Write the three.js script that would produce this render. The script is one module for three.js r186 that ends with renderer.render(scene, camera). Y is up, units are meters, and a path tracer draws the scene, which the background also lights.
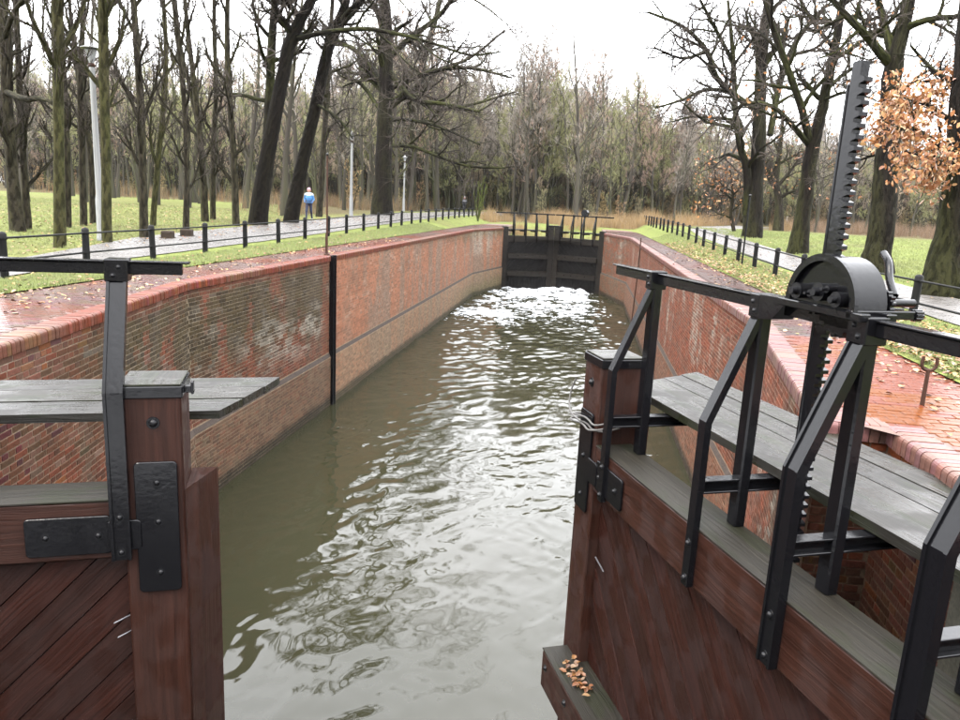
import * as THREE from 'three';
import { mergeGeometries, toCreasedNormals } from 'three/addons/utils/BufferGeometryUtils.js';
import { MarchingCubes } from 'three/addons/objects/MarchingCubes.js';

// ------------------------------------------------------------------ camera, sky, sun, exposure
const W = 1024, H = 768, D2R = Math.PI / 180;
const renderer = new THREE.WebGLRenderer({ antialias: true });
renderer.setSize(W, H);
renderer.toneMapping = THREE.LinearToneMapping;
renderer.toneMappingExposure = 7.8;
renderer.shadowMap.enabled = true;
const scene = new THREE.Scene();
const EYE = 1.65, FPX = 732, PITCH = 12.07 * D2R, ROLL = 2.85 * D2R, YAW = 7.51 * D2R;
const camera = new THREE.PerspectiveCamera(2 * Math.atan(360 / FPX) / D2R, W / H, 0.05, 1500);
camera.position.set(0, EYE, 0);
camera.rotation.order = 'YXZ';
camera.rotation.set(-PITCH, YAW, ROLL);
camera.updateMatrixWorld(true);
camera.updateProjectionMatrix();

{ // overcast sky, brighter towards the zenith, with faint broad cloud texture
  const w = 256, h = 128, d = new Float32Array(w * h * 4);
  for (let j = 0; j < h; j++) for (let i = 0; i < w; i++) {
    const el = (j + .5) / h * Math.PI - Math.PI / 2, az = (i + .5) / w * Math.PI * 2;
    const s = Math.max(0, Math.sin(el));
    let L = .8 * (1 + 1.5 * s) / 1.35;
    L *= 1 + .05 * Math.sin(az * 3 + 4 * s) * Math.sin(el * 7 + az) + .03 * Math.sin(az * 7 - el * 5);
    if (el < 0) L = .55;
    const k = (j * w + i) * 4;
    d[k] = L * .975; d[k + 1] = L * .99; d[k + 2] = L * 1.03; d[k + 3] = 1;
  }
  const t = new THREE.DataTexture(d, w, h, THREE.RGBAFormat, THREE.FloatType);
  t.mapping = THREE.EquirectangularReflectionMapping;
  t.magFilter = t.minFilter = THREE.LinearFilter;
  t.needsUpdate = true;
  scene.background = t; scene.environment = t;
}
const sun = new THREE.DirectionalLight(0xfff4e6, 0.6);
sun.position.set(-22, 60, 18); sun.target.position.set(-2, 0, -20);
sun.castShadow = true; sun.shadow.radius = 40;
Object.assign(sun.shadow.camera, { left: -80, right: 80, top: 80, bottom: -80, near: 1, far: 200 });
sun.shadow.mapSize.set(2048, 2048);
scene.add(sun, sun.target);

// ------------------------------------------------------------------ helpers
function rng(seed) { let a = seed >>> 0; return () => { a = a + 0x6D2B79F5 | 0; let t = Math.imul(a ^ a >>> 15, 1 | a); t = t + Math.imul(t ^ t >>> 7, 61 | t) ^ t; return ((t ^ t >>> 14) >>> 0) / 4294967296; }; }
const R0 = rng(7);
const V3 = (x, y, z) => new THREE.Vector3(x, y, z);
const lerp = (a, b, t) => a + (b - a) * t, clamp = (x, a = 0, b = 1) => Math.min(b, Math.max(a, x));
const smooth = (a, b, x) => { const t = clamp((x - a) / (b - a)); return t * t * (3 - 2 * t); };
const lin = (r, g, b) => new THREE.Color().setRGB(r / 255, g / 255, b / 255, THREE.SRGBColorSpace); // picture colour to linear
function hash2(i, j, s) { let h = Math.imul(i, 374761393) + Math.imul(j, 668265263) + Math.imul(s, 2147483647 ^ 0x5bd1e995) | 0; h = Math.imul(h ^ h >>> 13, 1274126177); return ((h ^ h >>> 16) >>> 0) / 4294967296; }
function vnoise(x, y, s = 0, px = 0, py = 0) {
  const i = Math.floor(x), j = Math.floor(y), fx = x - i, fy = y - j, u = fx * fx * (3 - 2 * fx), v = fy * fy * (3 - 2 * fy);
  const m = (a, p) => p ? ((a % p) + p) % p : a;
  const a = hash2(m(i, px), m(j, py), s), b = hash2(m(i + 1, px), m(j, py), s), c = hash2(m(i, px), m(j + 1, py), s), d = hash2(m(i + 1, px), m(j + 1, py), s);
  return lerp(lerp(a, b, u), lerp(c, d, u), v);
}
function fbm(x, y, s = 0, o = 4, px = 0, py = 0) { let a = 0, w = .5, n = 0; for (let k = 0; k < o; k++) { a += w * vnoise(x, y, s + k * 17, px, py); n += w; x *= 2; y *= 2; px *= 2; py *= 2; w *= .5; } return a / n; }
function tex(w, h, fn, srgb, ru = 1, rv = 1) { // fn(u,v) -> [r,g,b] 0..1
  const d = new Uint8Array(w * h * 4);
  for (let j = 0; j < h; j++) for (let i = 0; i < w; i++) {
    const c = fn(i / w, j / h), k = (j * w + i) * 4;
    for (let q = 0; q < 3; q++) d[k + q] = clamp(Array.isArray(c) ? c[q] : c) * 255;
    d[k + 3] = 255;
  }
  const t = new THREE.DataTexture(d, w, h, THREE.RGBAFormat);
  t.wrapS = t.wrapT = THREE.RepeatWrapping; t.magFilter = THREE.LinearFilter; t.minFilter = THREE.LinearMipmapLinearFilter; t.generateMipmaps = true;
  if (srgb) t.colorSpace = THREE.SRGBColorSpace;
  t.repeat.set(ru, rv); t.needsUpdate = true; return t;
}
const used = {};
const numbered = n => { const k = used[n] = (used[n] ?? -1) + 1; return k ? n + '_' + String(k).padStart(3, '0') : n; };
function tag(o, label, category, group) { o.userData.label = label; o.userData.category = category; if (group) o.userData.group = group; return o; }
function thing(name, label, category, pos = [0, 0, 0], group) {
  const g = new THREE.Group(); g.name = numbered(name); g.position.set(...pos); scene.add(g); return tag(g, label, category, group);
}
function mesh(name, geo, mat, parent) {
  const m = new THREE.Mesh(geo, mat); m.name = name; m.castShadow = m.receiveShadow = true; if (parent) parent.add(m); return m;
}
function structure(name, geo, mat) { const m = mesh(name, geo, mat, scene); m.userData.kind = 'structure'; return m; }
function stuff(o, label) { o.userData.kind = 'stuff'; if (label) o.userData.label = label; o.castShadow = o.receiveShadow = true; return o; }
function geoFrom(pos, idx, uv, col) {
  const g = new THREE.BufferGeometry(); g.setAttribute('position', new THREE.Float32BufferAttribute(pos, 3));
  if (uv) g.setAttribute('uv', new THREE.Float32BufferAttribute(uv, 2));
  if (col) g.setAttribute('color', new THREE.Float32BufferAttribute(col, 3));
  if (idx) g.setIndex(idx); g.computeVertexNormals(); return g;
}
// box with chamfered edges (44 triangles), flat shaded, uv in metres with U along the long axis
function cbox(x0, x1, y0, y1, z0, z1, c = .008) {
  const cx = (x0 + x1) / 2, cy = (y0 + y1) / 2, cz = (z0 + z1) / 2, h = [(x1 - x0) / 2, (y1 - y0) / 2, (z1 - z0) / 2];
  c = Math.min(c, h[0] * .45, h[1] * .45, h[2] * .45);
  const P = [], tri = [];
  const vid = (sx, sy, sz, f) => { const s = [sx, sy, sz], p = [0, 1, 2].map(k => s[k] * (k === f ? h[k] : h[k] - c)); P.push(p); return P.length - 1; };
  const id = {}; for (const sx of [-1, 1]) for (const sy of [-1, 1]) for (const sz of [-1, 1]) for (let f = 0; f < 3; f++) id[[sx, sy, sz, f]] = vid(sx, sy, sz, f);
  const face = a => { // orient outward
    const [p, q, r] = [P[a[0]], P[a[1]], P[a[2]]], n = [(q[1] - p[1]) * (r[2] - p[2]) - (q[2] - p[2]) * (r[1] - p[1]), (q[2] - p[2]) * (r[0] - p[0]) - (q[0] - p[0]) * (r[2] - p[2]), (q[0] - p[0]) * (r[1] - p[1]) - (q[1] - p[1]) * (r[0] - p[0])];
    if (n[0] * p[0] + n[1] * p[1] + n[2] * p[2] < 0) a = a.slice().reverse();
    for (let k = 2; k < a.length; k++) tri.push(a[0], a[k - 1], a[k]);
  };
  const S = [-1, 1];
  for (let f = 0; f < 3; f++) for (const s of S) {
    const k = (a, b) => { const v = [0, 0, 0]; v[f] = s; v[(f + 1) % 3] = a; v[(f + 2) % 3] = b; return id[[...v, f]]; };
    face([k(-1, -1), k(1, -1), k(1, 1), k(-1, 1)]);
  }
  for (let f = 0; f < 3; f++) for (const a of S) for (const b of S) { // edges along axis f
    const g = (f + 1) % 3, e = (f + 2) % 3, k = (s, w) => { const v = [0, 0, 0]; v[f] = s; v[g] = a; v[e] = b; return id[[...v, w]]; };
    face([k(-1, g), k(1, g), k(1, e), k(-1, e)]);
  }
  for (const sx of S) for (const sy of S) for (const sz of S) face([id[[sx, sy, sz, 0]], id[[sx, sy, sz, 1]], id[[sx, sy, sz, 2]]]);
  const pos = []; for (const t of tri) pos.push(P[t][0] + cx, P[t][1] + cy, P[t][2] + cz);
  return grainUV(geoFrom(pos));
}
// box-mapped uv in metres on non-indexed geometry; U runs along the longest side (or given axis)
function grainUV(g, axis) {
  if (g.index) { g = g.toNonIndexed(); g.computeVertexNormals(); }
  const p = g.attributes.position, uv = new Float32Array(p.count * 2);
  g.computeBoundingBox(); const s = V3().subVectors(g.boundingBox.max, g.boundingBox.min), d = [s.x, s.y, s.z];
  if (axis === undefined) axis = d[0] >= d[1] && d[0] >= d[2] ? 0 : d[1] >= d[2] ? 1 : 2;
  const o = R0() * 7, o2 = R0() * 5, a = V3(), b = V3(), c = V3();
  for (let i = 0; i < p.count; i += 3) {
    a.fromBufferAttribute(p, i); b.fromBufferAttribute(p, i + 1); c.fromBufferAttribute(p, i + 2);
    const n = b.clone().sub(a).cross(c.clone().sub(a)), m = [Math.abs(n.x), Math.abs(n.y), Math.abs(n.z)];
    const o1 = (axis + 1) % 3, o3 = (axis + 2) % 3, dom = m[0] >= m[1] && m[0] >= m[2] ? 0 : m[1] >= m[2] ? 1 : 2;
    let U = axis, Vv; if (dom === axis) { U = o1; Vv = o3; } else Vv = dom === o1 ? o3 : o1;
    [a, b, c].forEach((q, k) => { const e = [q.x, q.y, q.z]; uv[(i + k) * 2] = e[U] + o; uv[(i + k) * 2 + 1] = e[Vv] + o2; });
  }
  g.setAttribute('uv', new THREE.BufferAttribute(uv, 2)); return g;
}
// prism: polygon [[a,b],...] extruded from c0 to c1 ; map(a,b,c) -> [x,y,z]
function prism(poly, c0, c1, map) {
  const n = poly.length, pos = [], ctr = V3(); const P = [];
  for (const c of [c0, c1]) for (const [a, b] of poly) { const q = V3(...map(a, b, c)); P.push(q); ctr.add(q); }
  ctr.multiplyScalar(1 / P.length);
  const tri = (i, j, k) => { let A = P[i], B = P[j], C = P[k]; const N = B.clone().sub(A).cross(C.clone().sub(A)); if (N.dot(A.clone().add(B).add(C).multiplyScalar(1 / 3).sub(ctr)) < 0) [B, C] = [C, B]; pos.push(...A.toArray(), ...B.toArray(), ...C.toArray()); };
  const tr = THREE.ShapeUtils.triangulateShape(poly.map(q => new THREE.Vector2(...q)), []);
  for (const [a, b, c] of tr) { tri(a, b, c); tri(a + n, b + n, c + n); }
  for (let i = 0; i < n; i++) { const j = (i + 1) % n; tri(i, j, j + n); tri(i, j + n, i + n); }
  return grainUV(geoFrom(pos));
}
function merge(list) { return mergeGeometries(list.map(g => { g = g.index ? g.toNonIndexed() : g; for (const k of Object.keys(g.attributes)) if (!['position', 'normal', 'uv', 'color'].includes(k)) g.deleteAttribute(k); return g; })); }
function tubeGeo(pts, rad, sides = 8) { const c = new THREE.CatmullRomCurve3(pts.map(p => Array.isArray(p) ? V3(...p) : p)); return new THREE.TubeGeometry(c, Math.max(4, pts.length * 4), rad, sides, false); }

// picture pixel (960 x 720) to a direction, and from there to a place on the ground or at a known distance
const CF = V3(-Math.sin(YAW) * Math.cos(PITCH), -Math.sin(PITCH), -Math.cos(YAW) * Math.cos(PITCH));
const rt0 = CF.clone().cross(V3(0, 1, 0)).normalize(), up0 = rt0.clone().cross(CF);
const CR = rt0.clone().multiplyScalar(Math.cos(ROLL)).addScaledVector(up0, Math.sin(ROLL));
const CU = up0.clone().multiplyScalar(Math.cos(ROLL)).addScaledVector(rt0, -Math.sin(ROLL));
const rayDir = (px, py) => CF.clone().multiplyScalar(FPX).addScaledVector(CR, px - 480).addScaledVector(CU, 360 - py);
const atDepth = (px, py, zf) => { const d = rayDir(px, py), t = zf / -d.z; return V3(d.x * t, EYE + d.y * t, d.z * t); };
function groundY(x, z) { // z measured forward; the banks rise gently away from the lock
  const off = x < -2 ? smooth(-8.4, -10.2, x) : smooth(4.2, 5.6, x);
  let y = off * (.5 * smooth(14, 62, z) + .1 * smooth(60, 110, z));
  y += off * (.05 * (fbm(x * .12 + 40, z * .12, 3, 3) - .5));
  const far = smooth(12, 40, Math.abs(x + 2)); y += far * .35 * (fbm(x * .03 + 9, z * .03 + 4, 5, 2) - .5);
  if (z > 56 && Math.abs(x + 2.2) < 7) y = lerp(y, lerp(-.85, .1, smooth(57, 66, z)), smooth(6.4, 3.2, Math.abs(x + 2.2)));
  return y;
}
function hitGround(px, py) { let Y = 0, q; for (let k = 0; k < 12; k++) { const d = rayDir(px, py), t = (Y - EYE) / d.y; q = V3(d.x * t, Y, d.z * t); Y = lerp(Y, groundY(q.x, -q.z), .7); } return q; }
const mPerPx = P => P.clone().sub(V3(0, EYE, 0)).dot(CF) / FPX;
const _v = V3();
function screenArea(P, w, h) { // rough picture area of a piece at P, 0 outside the frame
  _v.copy(P).project(camera); if (_v.z > 1 || Math.abs(_v.x) > 1.03 || Math.abs(_v.y) > 1.03) return 0;
  const d = P.distanceTo(camera.position); return w * h / (d * d);
}
const palette = new Map();
function colourMat(key, base, col, step = .012) {
  const q = [col.r, col.g, col.b].map(v => Math.round(v / step)), k = key + q;
  if (!palette.has(k)) { const m = base.clone(); m.color.setRGB(q[0] * step, q[1] * step, q[2] * step); palette.set(k, m); }
  return palette.get(k);
}
// lay many alike pieces: the 300 that show largest become meshes, the rest one instanced part
function layPieces(name, plural, parent, items, geo, key, mat, limit = 300) {
  items.forEach(it => { it.a = screenArea(it.p, it.w, it.h); });
  const order = items.map((it, i) => i).sort((a, b) => items[b].a - items[a].a);
  const M = new THREE.Matrix4(), one = order.slice(0, limit).filter(i => items[i].a > 0), rest = order.slice(one.length);
  one.forEach(i => { const it = items[i], m = mesh(numbered(name), geo, colourMat(key, mat, it.c), parent); m.position.copy(it.p); m.quaternion.copy(it.q); m.scale.copy(it.s); });
  if (rest.length) {
    const im = new THREE.InstancedMesh(geo, mat, rest.length); im.name = plural;
    rest.forEach((i, k) => { const it = items[i]; im.setMatrixAt(k, M.compose(it.p, it.q, it.s)); im.setColorAt(k, it.c); });
    parent.add(stuff(im));
  }
}

// ------------------------------------------------------------------ materials
const std = o => new THREE.MeshStandardMaterial(o), phy = o => new THREE.MeshPhysicalMaterial(o);
const grainFn = (u, v) => { const w = fbm(u * 3, v * 4, 11, 3, 3, 4) * .9; const g = fbm(u * 2 + w * .6, v * 48 + w * 7, 3, 3, 2, 48), f = fbm(u * 5 + w, v * 220 + w * 9, 9, 2, 5, 220); return [g, f, w]; };
const woodMap = tex(512, 512, (u, v) => { const [g, f, w] = grainFn(u, v), b = .52 + .34 * g + .2 * f + .18 * w; return [b, b * .985, b * .96]; }, true, .5, 1);
const woodBump = tex(512, 512, (u, v) => { const [g, f] = grainFn(u, v); return g * .6 + f * .4; }, false, .5, 1);
const wornMap = tex(512, 512, (u, v) => { const [g, f, w] = grainFn(u, v); const p = fbm(u * 5, v * 10, 31, 4, 5, 10); const b = .5 + .3 * g + .25 * f + .1 * w, k = smooth(.5, .66, p) * .35; return [b * (1 - k * .25), b * (1 - k * .05), b * (1 - k * .5)]; }, true, .5, 1);
const specks = tex(512, 512, (u, v) => { const n = fbm(u * 8, v * 8, 41, 5, 8, 8), f = fbm(u * 90, v * 90, 43, 2, 90, 90); return .35 + .45 * n + .3 * f; }, false);
const roughWet = tex(256, 256, (u, v) => { const n = fbm(u * 5, v * 5, 51, 4, 5, 5); return .45 + .55 * smooth(.35, .65, n); }, false);
const dirtMap = tex(512, 512, (u, v) => { const n = fbm(u * 6, v * 6, 61, 5, 6, 6), f = fbm(u * 60, v * 60, 67, 3, 60, 60), b = .62 + .28 * n + .24 * f; return [b, b, b * .98]; }, true);
const fineBump = tex(512, 512, (u, v) => fbm(u * 40, v * 40, 71, 4, 40, 40), false);
const M = {
  timber: phy({ specularIntensity: 0.3, color: lin(43, 25, 20), map: woodMap, bumpMap: woodBump, bumpScale: .004, roughness: .8, roughnessMap: roughWet }),
  timberDark: phy({ specularIntensity: 0.25, color: lin(40, 21, 17), map: woodMap, bumpMap: woodBump, bumpScale: .004, roughness: .85, roughnessMap: roughWet }),
  timberTop: phy({ specularIntensity: 0.3, color: lin(35, 32, 26), map: wornMap, bumpMap: woodBump, bumpScale: .006, roughness: .6 }),
  deck: phy({ specularIntensity: 0.4, color: lin(43, 41, 36), map: wornMap, bumpMap: woodBump, bumpScale: .006, roughness: .55, roughnessMap: roughWet }),
  iron: phy({ color: new THREE.Color(.0035, .0035, .0042), roughness: .25, specularIntensity: .42, bumpMap: fineBump, bumpScale: .0008, roughnessMap: specks }),
  ironRust: phy({ specularIntensity: 0.3, color: lin(58, 38, 30), roughness: .7, bumpMap: fineBump, bumpScale: .002, map: dirtMap }),
  steel: std({ color: lin(120, 120, 124), roughness: .35, metalness: .6 }),
  brick: phy({ specularIntensity: 0.3, color: 0xffffff, roughness: .72, map: dirtMap, bumpMap: fineBump, bumpScale: .004 }),
  paver: phy({ specularIntensity: 0.33, color: 0xffffff, roughness: .22, map: dirtMap, bumpMap: fineBump, bumpScale: .002 }),
  coping: phy({ specularIntensity: 0.4, color: 0xffffff, roughness: .42, map: dirtMap, bumpMap: fineBump, bumpScale: .002 }),
  mortar: phy({ specularIntensity: 0.2, color: 0xffffff, vertexColors: true, roughness: .9, map: dirtMap, bumpMap: fineBump, bumpScale: .005 }),
  joint: phy({ specularIntensity: 0.5, color: lin(84, 62, 54), roughness: .5, map: dirtMap }),
  concrete: phy({ specularIntensity: 0.3, color: lin(96, 93, 84), roughness: .85, map: dirtMap, bumpMap: fineBump, bumpScale: .004 }),
  white: std({ color: lin(128, 129, 131), roughness: .5, map: dirtMap }),
  lampGlass: phy({ color: lin(150, 152, 155), roughness: .3, transmission: .25, thickness: 0 }),
  water: phy({ color: new THREE.Color(.0165, .016, .0085), roughness: .045, ior: 1.33, specularIntensity: 1 }),
  foam: std({ color: lin(156, 159, 161), roughness: .7 }),
  stone: phy({ specularIntensity: 0.2, color: lin(54, 46, 40), roughness: .9, map: dirtMap, bumpMap: fineBump, bumpScale: .01 }),
};
M.paverDry = M.paver.clone(); M.paverDry.specularIntensity = .2; M.paverDry.roughness = .3;
M.cable = phy({ color: lin(70, 68, 66), roughness: .5, specularIntensity: .5 });

// ------------------------------------------------------------------ ground, paths
const WATER_Y = -4.35;
const grassTint = (x, z) => { // green lawn with worn, yellowed and leaf-strewn patches
  const n = fbm(x * .35 + 3, z * .35, 81, 4), m = fbm(x * 1.7, z * 1.7, 85, 3), q = fbm(x * .09, z * .09 + 5, 87, 3);
  const g = new THREE.Color(.14, .16, .05), y = new THREE.Color(.155, .145, .06), e = new THREE.Color(.06, .047, .03);
  g.lerp(y, clamp(smooth(.48, .8, n) * .6 + (m - .5) * .4));
  g.lerp(e, smooth(.58, .76, m * .5 + n * .5) * .5);
  let wood = 0; // leaf litter under the woods
  if (x < -12) wood = smooth(-15, -19, x + 4 * (q - .5)) * smooth(26, 34, z) * Math.max(smooth(-.46, -.36, x / z), smooth(62, 74, z)) * (z > 36 ? 1 : smooth(.4, .6, q));
  if (x > 6) wood = Math.max(wood, smooth(62, 78, z + 14 * (q - .5)));
  if (x <= 6 && x >= -12) wood = smooth(64, 72, z);
  if (x < -11 && z < 60) g.lerp(y.clone().multiplyScalar(.8), .3 + .4 * smooth(.3, .6, n));
  g.lerp(new THREE.Color(.085, .062, .038), wood * .9);
  return g;
};
function gridGeo(xs, zs, yf, cf, keep) {
  const pos = [], uv = [], col = [], idx = [], nx = xs.length;
  zs.forEach((z, j) => xs.forEach((x0, i) => { const x = typeof x0 === 'function' ? x0(z) : x0; pos.push(x, yf(x, z), -z); uv.push(x, z); if (cf) { const c = cf(x, z); col.push(c.r, c.g, c.b); } }));
  for (let j = 0; j + 1 < zs.length; j++) for (let i = 0; i + 1 < nx; i++) { const a = j * nx + i, b = a + 1, c = a + nx, d = c + 1; if (keep && !keep(i, j)) continue; idx.push(a, b, d, a, d, c); }
  return geoFrom(pos, idx, uv, cf ? col : null);
}
const range = (a, b, s) => { const o = []; for (let v = a; v < b - 1e-6; v += s) o.push(v); o.push(b); return o; };
const steps = (list) => { const o = []; for (let k = 0; k + 1 < list.length; k++) { const [a, s] = list[k], b = list[k + 1][0]; for (let v = a; v < b - 1e-6; v += s) o.push(v); } o.push(list[list.length - 1][0]); return o; };
const grassTex = tex(512, 512, (u, v) => { const f = fbm(u * 70, v * 70, 91, 3, 70, 70), n = fbm(u * 9, v * 9, 95, 4, 9, 9), b = .5 + .42 * f + .3 * n; return [b * .98, b, b * .92]; }, true, .45, .45);
const grassBump = tex(512, 512, (u, v) => fbm(u * 90, v * 90, 97, 3, 90, 90), false, .45, .45);
M.ground = phy({ specularIntensity: .2, color: 0xffffff, vertexColors: true, map: grassTex, bumpMap: grassBump, bumpScale: .05, roughness: .95 });
{
  const zs = steps([[-12, 2], [4, .5], [40, 1], [70, 3], [130, 12], [420, 1]]);
  const gy = (x, z) => groundY(x, z) + .012;
  const left = gridGeo(steps([[-380, 30], [-80, 6], [-32, 1.5], [-18, .5], [-8.42, 1]]), zs, gy, grassTint);
  const right = gridGeo(steps([[4.12, .5], [16, 1.5], [32, 6], [80, 30], [380, 1]]), zs, gy, grassTint);
  const mid = gridGeo(steps([[-8.42, .6], [4.12, 1]]), steps([[57.4, .8], [80, 4], [130, 12], [420, 1]]), gy, grassTint);
  structure('ground', merge([left, right, mid]), M.ground);
}
const gravel = tex(512, 512, (u, v) => { const f = fbm(u * 110, v * 110, 101, 2, 110, 110), n = fbm(u * 6, v * 6, 103, 5, 6, 6), b = .6 + .22 * f + .26 * n; return [b, b * .985, b * .96]; }, true, .4, .4);
M.gravel = phy({ specularIntensity: .4, color: lin(95, 93, 92), map: gravel, bumpMap: fineBump, bumpScale: .012, roughness: .6, roughnessMap: roughWet });
const poly1 = (pts, z) => { for (let k = 0; k + 1 < pts.length; k++) if (z <= pts[k + 1][1] || k + 2 === pts.length) { const [x0, z0] = pts[k], [x1, z1] = pts[k + 1]; return x0 + (x1 - x0) * (z - z0) / (z1 - z0); } };
{
  const Ln = [[-9.3, 2], [-9.7, 11], [-10.35, 14.7], [-10.5, 19], [-10.6, 40], [-10.8, 62], [-10, 80], [-6, 120]];
  const Lf = [[-9.9, 2], [-11.6, 13], [-13.2, 18.6], [-14.1, 22], [-14.5, 26], [-14.8, 33], [-15.1, 40], [-15.4, 62], [-15, 80], [-11, 120]];
  const Rn = [[6.3, 2], [6.4, 20], [6.5, 28], [6.6, 44], [7.6, 56], [10.5, 70], [18, 90]];
  const Rf = [[8.6, 2], [8.5, 18], [8.6, 28], [8.8, 40], [10, 54], [14, 70], [22, 90]];
  const mk = (a, b, z0, z1) => gridGeo(range(0, 1, 1 / 12).map(t => z => lerp(poly1(a, z), poly1(b, z), t) + .1 * (t === 0 || t === 1 ? fbm(z * 1.3, t * 9, 7, 3) - .5 : 0)), range(z0, z1, .5), (x, z) => groundY(x, z) + .035, null);
  const gl = mk(Lf, Ln, 2, 110), gr = mk(Rn, Rf, 2, 88);
  structure('path_left', gl, M.gravel); structure('path_right', gr, M.gravel);
}

// ------------------------------------------------------------------ lock walls of brick, copings, pavements
const wallL = [[-6.15, -4], [-6.15, 6.2], [-5.76, 6.2], [-7.05, 12.4], [-7.05, 47.4], [-5.86, 53.9], [-5.86, 66]];
const wallR = [[2.65, -4], [2.65, 6.3], [2.11, 6.3], [2.88, 12.4], [2.88, 47.4], [1.42, 53.9], [1.42, 66]];
const cRed = lin(166, 84, 62), cPink = lin(186, 128, 98), cOrange = lin(184, 92, 52), cDark = lin(84, 66, 52), cAlgae = lin(86, 84, 50), cBlack = lin(52, 54, 40), cPale = lin(205, 196, 182), cGrey = lin(138, 122, 108), cBrown = lin(128, 88, 68), cGreen = lin(88, 96, 52);
function wallColour(side, z, Y, r) { // stains as they lie on the photographed bricks; r = random per brick
  const n = fbm(z * .55 + side * 50, Y * .9, 111, 4), st = fbm(z * 2.4 + side * 9, Y * .35, 113, 4), fine = fbm(z * 3, Y * 6 + side * 30, 117, 3);
  const c = cRed.clone().lerp(cOrange, clamp(r() * .8 - .1)).lerp(cBrown, r() * .55);
  if (r() < .12) c.lerp(cDark, .55);
  let white = 0;
  if (side < 0) {
    c.lerp(cPink, .75 * smooth(19, 21.5, z) + .15 * r());
    const alg = smooth(7, 10, z) * smooth(20.4, 19, z) * smooth(-2.5, -1.1, Y + (st - .5) * 1.6) * smooth(.3, .5, n * .5 + st * .6) * smooth(-.16, -.4, Y + (fine - .5) * .2);
    c.lerp(cAlgae, clamp(alg * 1.2) * .95); if (fine > .5) c.lerp(cBlack, alg * .5);
    c.lerp(cBlack, .5 * smooth(.55, .7, n) * smooth(13, 8, z) * smooth(-2, -.8, Y));
    white = smooth(13.5, 16, z) * smooth(20, 18.8, z) * smooth(-2.75, -2.1, Y) * smooth(-1, -1.5, Y) * smooth(.46, .66, fine);
    white = Math.max(white * .75, .5 * smooth(46, 48, z) * smooth(53, 50, z) * smooth(-2, -1.2, Y) * smooth(.4, .6, st), .3 * smooth(.64, .78, fine) * smooth(-2.9, -2, Y));
    c.lerp(cBrown, .25).lerp(cGrey, .3 * smooth(.45, .65, st));
    c.lerp(cAlgae, .65 * smooth(36, 46, z) * smooth(-.9, -.3, Y + (st - .5) * .8));
    c.lerp(cGrey, .6 * smooth(20, 26, z) * smooth(.46, .64, st)); c.lerp(cDark, .45 * smooth(20, 21, z) * smooth(.52, .7, n) * smooth(-1.6, -.4, Y + (st - .5)));
    c.lerp(cGreen, .85 * smooth(36, 48, z) * smooth(-3.2, -3.8, Y + (st - .5) * 1.2));
  } else {
    c.lerp(cOrange, .35 * r()).lerp(cPink, .3 * smooth(30, 44, z)).lerp(cBrown, .2).lerp(cGrey, .25 * smooth(.45, .62, fine));
    white = .8 * smooth(.5, .64, st) * smooth(-3, -2, Y) * (.3 + .7 * smooth(.4, .6, fine)) * smooth(.42, .55, n);
    c.lerp(cDark, .5 * smooth(.5, .66, n) * smooth(16, 10, z)); c.lerp(cAlgae, .5 * smooth(9.5, 7, z) * smooth(.4, .6, st));
    c.lerp(cGrey, .6 * smooth(46, 50, z) * smooth(.45, .55, fine));
  }
  const low = smooth(-2.7, -2.95, Y); c.lerp(lin(150, 130, 106), low * (.4 + .35 * r()) * (side < 0 ? 1 : .6));
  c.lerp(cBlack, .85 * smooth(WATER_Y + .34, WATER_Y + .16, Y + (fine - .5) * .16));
  if (white > .02) c.lerp(cPale, clamp(white * (.25 + .75 * r())));
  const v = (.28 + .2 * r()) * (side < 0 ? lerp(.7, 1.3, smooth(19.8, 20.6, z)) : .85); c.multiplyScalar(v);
  return { c, white };
}
const brickGeo = (() => { const g = cbox(-.125, .125, -.0335, .0335, -.05, .05, .005); return g; })();
const headGeo = cbox(-.06, .06, -.0335, .0335, -.05, .05, .005);
const copingGeo = (() => { // bullnosed brick on edge: width x, height y (top 0), depth z (nose at +z)
  const pts = [[-.27, -.15], [0, -.15], [0, -.045]]; for (let k = 1; k <= 4; k++) { const a = k / 4 * Math.PI / 2; pts.push([-.045 + .045 * Math.cos(a), -.045 + .045 * Math.sin(a)]); } pts.push([-.27, 0]);
  return prism(pts, -.038, .038, (a, b, c) => [c, b, a]);
})();
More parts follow.
